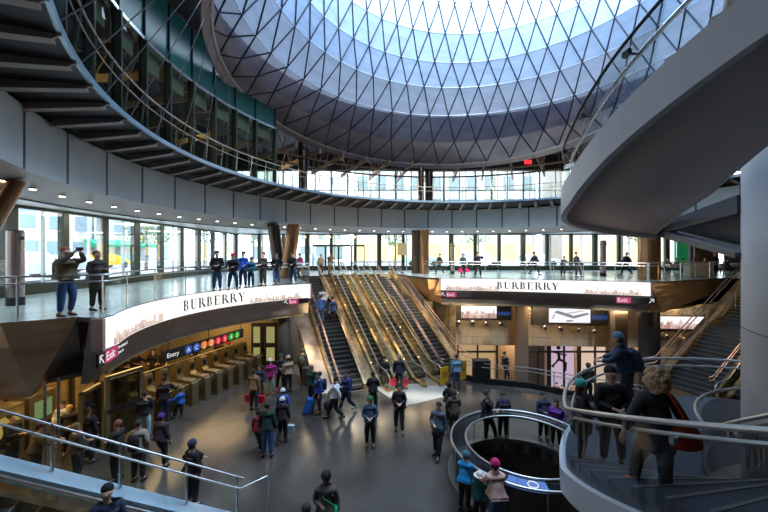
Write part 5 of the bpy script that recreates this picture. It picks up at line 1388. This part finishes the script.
# floor
person('person in white jacket and black trousers striding left across the floor',PG(335,419),1.70,-80,('swing','back'),('fwd','rear'),(.72,.75,.80),BK)
person('person in dark blue jacket walking right of the white jacket walker',PG(347.5,411),1.70,-60,('swing','front'),('fwd','rear'),(.02,.04,.16),(.02,.025,.05),shoes=(.05,.35,.40))
person('person in royal blue jacket pulling a suitcase near the bin',PG(319,413),1.70,-70,('back','down'),('fwd','stand'),(.02,.06,.30),BK,backpack=(.02,.02,.03))
person('person in dark green coat by the litter bin',PG(312,404),1.72,150,('pocket','down'),('stand','stand'),(.02,.06,.03),BK,hair=(.35,.2,.12))
person('person in black seen from behind near the foot of the escalators',PG(373,412),1.68,180,('front','front'),('stand','stand'),BK,BK)
person('person in green cap and dark blue jacket facing the camera mid floor',PG(370,446.5),1.70,0,('front','front'),('stand','stand'),(.04,.08,.14),BK,hat=(.02,.16,.06))
person('person in black raising a hand beside the green cap person',PG(399,430),1.72,0,('front','front'),('stand','fwd'),BK,BK,bag=((1,'shoulder',(.02,.02,.03)),))
person('person in blue grey coat with a black handbag right of mid floor',PG(438.5,455),1.72,-30,('front','down'),('stand','fwd'),(.09,.12,.16),BK,long=.2,hood=True,bag=((-1,'hand',BK),))
person('person in brown hooded parka seen from behind left of the well',PG(454,436),1.66,190,('front','front'),('stand','stand'),(.10,.07,.05),BK,hood=True,long=.12)
person('person in black hat behind the brown parka',PG(449.5,425),1.66,120,('pocket','pocket'),('stand','stand'),BK,BK,hat=BK)
person('person in light denim jacket by the yellow boards',PG(456.5,388.5),1.66,180,('out','down'),('stand','stand'),(.16,.30,.42),(.03,.06,.18))
person('man in black standing at the far left of the well facing right',PG(487,440),1.74,60,('pocket','front'),('stand','fwd'),BK,BK)
person('person in black with blue scarf behind the well',PG(503,438.5),1.64,0,('front','pocket'),('stand','stand'),BK,BK,scarf=(.06,.05,.35))
person('man in navy coat behind the right side of the well',PG(543.5,439),1.66,0,('front','front'),('stand','stand'),(.02,.035,.08),BK)
person('person in purple jacket beside the navy coat man',PG(556,447),1.62,-40,('front','pocket'),('stand','stand'),(.12,.02,.25),BK,longhair=True,hair=(.02,.015,.01))
person('child in bright blue puffer jacket leaning on the well rail',PY(464.5,8.9,-5),1.48,150,('lean','lean'),('stand','bend'),(.01,.22,.50),BK,pitch=12,hat=(.05,.15,.2))
person('child in white hat and dark green coat at the well rail',PY(479.5,8.45,-5),1.30,160,('lean','lean'),('stand','stand'),(.01,.10,.10),BK,hat=(.75,.70,.65),brim=True)
person('person in magenta hat and pale pink jacket leaning at the well rail',PY(497,8.1,-5),1.74,185,('lean','lean'),('stand','stand'),(.62,.38,.34),(.06,.10,.22),hat=(.50,.01,.12),hood=True,pitch=10)
# left centre groups
person('person in brown fur coat carrying red bags near the turnstiles',PG(254,410),1.72,170,('down','down'),('stand','stand'),(.25,.14,.07),NV,hood=True,long=.05,bag=((-1,'shop',(.60,.01,.02)),(1,'shop',(.62,.02,.06))))
person('person in black and blue behind the brown fur coat',PG(259.5,402),1.64,0,('front','front'),('stand','stand'),(.015,.03,.07),BK,hood=True)
person('woman in magenta coat and white hat by the double doors',PG(270.5,394),1.66,0,('down','pocket'),('stand','stand'),(.32,.02,.20),(.30,.42,.45),hat=(.75,.72,.68),long=.05,bag=((-1,'shoulder',BK),))
person('person in black coat with green hat left of the beige jacket man',PG(281,389.5),1.72,20,('front','front'),('apart','stand'),BK,BK,hat=(.02,.08,.05),shoes=(.6,.1,.2))
person('man in beige jacket and black trousers by the dark column',PG(288,392),1.74,-150,('front','down'),('stand','stand'),(.42,.34,.24),BK,hat=(.5,.4,.3))
person('dark figure with backpack walking in the lit passage by the stairs',PG(302.5,383),1.76,180,('down','down'),('stand','fwd'),(.02,.02,.02),BK,backpack=(.05,.06,.04))
person('man in dark green jacket and blue jeans, tallest of the couple mid left',PG(267.5,457),1.78,180,('down','down'),('stand','stand'),(.01,.04,.03),(.05,.12,.38),long=.05)
person('child in red jacket left of the man in blue jeans',PG(258.5,452),1.40,170,('down','down'),('stand','fwd'),(.35,.02,.07),BK,hair=(.02,.01,.01))
person('person in white hat and black coat carrying a pale bag',PG(282.5,442),1.58,185,('down','down'),('stand','rear'),BK,BK,hat=(.75,.75,.75),long=.1,bag=((-1,'shop',(.55,.70,.75)),))
person('person in blue jacket and white cap just behind the white hat person',PG(283,428),1.50,180,('down','down'),('stand','stand'),(.03,.10,.45),BK,hat=(.72,.74,.76))
person('person in dark coat with green shoulder bag at the bottom centre',PY(326,7.65,-5),1.78,0,('phone','down'),('stand','stand'),(.10,.08,.07),BK,skn=skinD,hat=BK,hood=True,bag=((1,'shoulder',(.02,.55,.20)),))
person('black haired head at the bottom edge left of the green bag person',PY(306,6.75,-5),1.70,0,('down','down'),('stand','stand'),BK,BK)
person('person in black with dark blue hat beyond the end of the lower left rail',PG(193,505),1.72,150,('down','front'),('stand','stand'),BK,BK,hat=(.03,.05,.09))
person('man in black pushing towards the turnstiles, beside the blue child',PG(164.5,421),1.76,-160,('out','down'),('stand','stand'),BK,(.03,.05,.12))
person('child in bright blue jacket at the turnstiles',PG(180,418.5),1.22,-100,('down','out'),('stand','fwd'),(.02,.14,.55),BK)
person('person in black top and pale blue trousers near the turnstile gate',PG(145,438),1.68,-170,('front','down'),('stand','stand'),BK,(.35,.50,.55))
person('man in black coat with beige back panel standing in the left crowd',PG(138.5,481),1.78,185,('pocket','pocket'),('stand','stand'),(.30,.26,.20),(.02,.02,.03),long=.05,backpack=BK)
person('person in plum hat and dark jacket right of the beige back man',PG(161.5,467),1.66,170,('down','down'),('stand','fwd'),(.05,.03,.05),BK,hat=(.10,.03,.25))
person('person in black looking left beside the ticket machine end of the crowd',PG(117,480),1.74,-90,('front','front'),('stand','stand'),BK,BK,hair=(.25,.1,.05))
person('person in long black coat with reddish hair left of the frame crowd centre',PG(88,463),1.76,180,('down','front'),('stand','stand'),BK,BK,hair=(.22,.08,.03),long=.15)
person('person in dark brown coat with pale collar in the left crowd',PG(77,482),1.70,150,('front','front'),('stand','stand'),(.06,.045,.035),BK,hair=(.3,.18,.08),scarf=(.55,.50,.42))
person('person in grey brown jacket bending forward in the left crowd',PG(36,482),1.72,120,('lean','lean'),('stand','stand'),(.10,.085,.06),BK,pitch=12,hair=(.05,.03,.02))
person('person in white top far left in the crowd behind the rail',PG(62,448),1.60,0,('front','front'),('stand','stand'),(.55,.60,.62),BK)
person('person in black at the left frame edge of the crowd',PG(12,470),1.74,100,('front','front'),('stand','stand'),BK,BK)
person('person in dark jacket and blond hair behind the crowd by the slim poles',PG(69,455),1.62,30,('front','front'),('stand','stand'),BK,BK,hair=(.5,.32,.12))
for i,(px,fy,h,c_,ht) in enumerate(((136,384,1.66,BK,(.35,.02,.08)),(153,384,1.78,BK,None),(163,383,1.72,(.05,.02,.02),None),(121,389,1.7,BK,None),(195,372,1.66,BK,None),(219,369,1.7,(.08,.02,.02),(.4,.03,.02)),(228,372,1.66,BK,(.5,.02,.02)))):
    person(('person in black with dark pink hat behind the turnstiles','bulky person in black behind the turnstiles right of the pink hat','person in dark red behind the turnstiles beside the bulky one','dark figure behind the glass gate left of the pink hat','dark figure behind the middle turnstiles above the train sign','person in dark red with red hat behind the far turnstiles','person in black with bright red hat behind the farthest turnstiles')[i],PG(px,fy),h,(60,0,0,90,0,0,0)[i],('front','out'),('stand','stand'),c_,BK,hat=ht)
rp=at(107,486,6.15)
person('dark haired rider in navy jacket on the lower left escalator',(rp.x,rp.y,rp.z-1.72),1.72,30,('down','front'),('stand','stand'),(.02,.03,.07),BK,hair=(.01,.01,.01),near=1)
# shop level
for i,(px,Y,c_) in enumerate(((505,22.0,BK),(512,25.2,BK),(549,23.8,(.03,.03,.03)),(557,25,BK),(562.5,24.5,BK),(574,24.8,(.35,.2,.1)),(464,25.8,(.3,.02,.02)))):
    person(('big dark silhouette standing before the lit window below the pink skyline screen','small dark figure right of the big silhouette below the pier','dark figure leftmost of those below the second screen','dark figure second from left of those below the second screen','dark figure third from left of those below the second screen','small tan figure below the sport poster window','small red dressed figure beside the slim gold pier')[i],PY(px,Y,-8.0 if i else -6.6) if False else PY(px,Y,-9.5 if i else -6.45),(1.75 if i else 1.8) if i==0 else 1.75,(90,0,40,0,-30,0,0)[i],('front','down'),('stand','fwd'),c_,BK)
# landing of the curved stair
person('woman in teal beanie and black coat on the landing looking right',PY(582,6.25,-2.17),1.52,60,('front','front'),('stand','stand'),(.02,.018,.02),BK,hat=(.05,.30,.27),near=1,long=.3,longhair=True,hair=(.05,.02,.015),female=True,head=(30,0))
person('man in glasses and black leather jacket on the landing facing the camera',PY(611,6.2,-2.17),1.76,-8,('front','front'),('stand','apart'),(.018,.017,.017),BK,near=1,glasses=True,hair=(.02,.012,.01),bag=((-1,'shoulder',(.05,.045,.04)),))
person('man in navy puffer coat, cap and backpack leaning over the far landing rail',PY(628,7.95,-2.05),1.86,-125,('lean','lean'),('stand','bend'),(.015,.03,.07),(.02,.03,.05),near=1,hat=(.10,.20,.28),pitch=16,backpack=(.02,.03,.07),hood=True)
person('woman with curly blond hair and red shoulder bag gripping the near rail',PY(656,4.35,-1.50),1.66,172,('wide','wide'),('stand','fwd'),(.012,.012,.014),BK,near=1,long=.22,curly=True,hair=(.50,.30,.17),bag=((-1,'big',(.50,.03,.01)),),shoes=(.6,.12,.02),female=True)
person('dark figure beyond the landing rail between the beanie woman and the shops',PG(588,401),1.7,180,('front','front'),('stand','stand'),BK,BK,hat=BK)

# suitcase
a=PG(307,414); root=thing('trolley_bag','bright blue wheeled trolley bag pulled beside the royal blue jacket person','trolley bag',a); A_=Vector(a)
MB().prism([A_+Vector((-.18,-.1,.06)),A_+Vector((.14,-.1,.06)),A_+Vector((.34,-.1,.60)),A_+Vector((.02,-.1,.66))],(0,.26,0)).build('shell',cl((.02,.16,.62)),root)
MB().tube([A_+Vector((.18,.03,.62)),A_+Vector((.40,.03,.98)),A_+Vector((.50,.03,.95))],.014,6).build('handle',m_steel,root)
for s in (-1,1): MB().tube([A_+Vector((-.1,.03+s*.12,.05)),A_+Vector((-.1,.03+s*.15,.05))],.05,12).build('wheel',m_black,root)
# grey bag behind
a=PG(328.5,411); A_=Vector(a); root=thing('holdall','dark holdall standing between the suitcase puller and the striding person','bag',a); MB().sphere(A_+Vector((0,0,.24)),.26,14,8,sc=(.8,.6,.92)).build('body',cl((.04,.045,.06)),root); MB().tube([A_+Vector((-.1,0,.42)),A_+Vector((0,0,.6)),A_+Vector((.1,0,.42))],.012,6).build('handle',m_black,root)
# red exit sign on upper level
a=at(528,162,26.4); root=thing('exit_sign','small red lit exit sign hanging above the upper level','sign',tuple(a)); MB().box(a,(.55,.06,.30)).build('sign_body',M_sign('exit_red',(1,.03,.03),1.6),root); 
# pale mats at the foot of the escalators
tag(MB().poly([tuple(P(1.9,8.75,0))[:2],tuple(P(5.3,9.9,0))[:2],tuple(P(5.3,11.3,0))[:2],tuple(P(2.2,11.5,0))[:2]],-5.0,-4.985).build('landing_plate',M('pale_floor_plate',(.42,.44,.43),.35,.3)),'pale steel floor plate at the foot of the central escalators','floor plate')

# ------------------------------------------------------------------ light
w=bpy.data.worlds.new('sky'); S.world=w; w.use_nodes=True; nt=w.node_tree; bg=nt.nodes['Background']
tc=nt.nodes.new('ShaderNodeTexCoord'); sx=nt.nodes.new('ShaderNodeSeparateXYZ'); cr=nt.nodes.new('ShaderNodeValToRGB')
nt.links.new(tc.outputs['Generated'],sx.inputs[0]); nt.links.new(sx.outputs[2],cr.inputs[0]); nt.links.new(cr.outputs[0],bg.inputs[0])
cr.color_ramp.elements[0].position=0; cr.color_ramp.elements[0].color=(.85,.92,1,1); cr.color_ramp.elements[1].position=.7; cr.color_ramp.elements[1].color=(.45,.68,1,1)
vd=nt.nodes.new('ShaderNodeVectorMath'); vd.operation='DOT_PRODUCT'; vd.inputs[1].default_value=(.42,.88,.22)
nt.links.new(tc.outputs['Generated'],vd.inputs[0]); mr=nt.nodes.new('ShaderNodeMapRange'); mr.inputs[1].default_value=-.6; mr.inputs[2].default_value=.9; mr.inputs[3].default_value=1.6; mr.inputs[4].default_value=9.5
nt.links.new(vd.outputs['Value'],mr.inputs[0]); nt.links.new(mr.outputs[0],bg.inputs[1])
def light(kind,name,loc,energy,color,size=1,rot=(0,0,0),sy=None,spot=None):
    l=bpy.data.lights.new(name,kind); l.energy=energy; l.color=color
    if kind=='AREA':
        l.size=size
        if sy: l.shape='RECTANGLE'; l.size_y=sy
    elif kind=='SUN': l.angle=radians(2)
    else: l.shadow_soft_size=size
    if spot: l.spot_size=radians(spot); l.spot_blend=.6
    o=bpy.data.objects.new(name,l); COL.objects.link(o); o.location=loc; o.rotation_euler=[radians(a) for a in rot]; return o
light('SUN','sun',(0,0,30),7,(1,.95,.86),rot=(38,3,0))
light('AREA','skylight_daylight',(4.9,12.3,19.7),2600,(.74,.86,1),11)
WARM=(1,.66,.30)
for x,y,e in ((-11,11,70),(-10.5,15,90),(-9,18.7,70),(-11.5,7.8,45)):
    light('AREA','ceiling_lamp_left',(x,y,-1.85),e*1.3,WARM,3.0)
light('AREA','passage_lamp',(-4.8,24.5,-1.9),90,WARM,1.5)
for x,e in ((6,110),(10.5,110),(15,90),(20,60)):
    light('AREA','wall_washer',(x,22.8-.05*x,-2.0),e,(1,.70,.38),1.6,rot=(40,0,0),sy=.3)
    light('AREA','shop_lamp',(x,26.4,-5.0),60,(1,.72,.45),1.5)
for x,y in ((-11.5,12),(-11.5,20),(-9,26.5),(-3,30.5),(4,31),(11,31),(18,30)): light('POINT','upper_fill',(x,y,8.2),90,(1,.78,.5),.25)  # unseen warm points added so the roof trusses show
for x,y in ((-12.5,10),(-12.5,16),(-12.5,22),(-10,29),(-3,31),(5,31.3),(13,31),(20,30)): light('AREA','gallery_fill',(x,y,3.46),110,(1,.93,.8),2.2)  # unseen area lights added to brighten the dim gallery
for s,t_,e in ((1.85,2,22),(1.85,5.5,22),(3.7,2,22),(3.7,5.5,26),(5.4,3,20),(5.4,6.5,24),(-.5,6,30),(7.4,5,22)):  # warm points added in mid-air, without fixtures, so the decks glow gold
    p=P(s,t_,-5/8.7*t_+1.0); p.z+=.9; light('POINT','deck_fill',tuple(p),e*1.6,(1,.74,.42),.45)
for s,t_,e in ((2.2,3,30),(2.2,7,40),(3.9,6,40)):  # same added fill above the right bank
    p=Q(s,t_,-5/9.6*t_+1.0); p.z+=.9; light('POINT','deck_fill',tuple(p),e*1.6,(1,.74,.42),.45)
# ------------------------------------------------------------------ camera
cam=bpy.data.cameras.new('camera'); co=bpy.data.objects.new('camera',cam); COL.objects.link(co); S.camera=co
co.location=(0,0,EYE); co.rotation_euler=(radians(90),0,0); cam.sensor_width=36; cam.lens=36*F/768; cam.shift_y=-3/768; cam.clip_start=.05; cam.clip_end=400
S.view_settings.view_transform='Standard'; S.view_settings.look='None'; S.view_settings.gamma=1; S.view_settings.exposure=0; S.view_settings.use_curve_mapping=False
S.cycles.use_denoising=True; S.cycles.max_bounces=8; S.cycles.transparent_max_bounces=24; S.cycles.sample_clamp_indirect=6; S.cycles.caustics_reflective=False; S.cycles.caustics_refractive=False
cleanup()
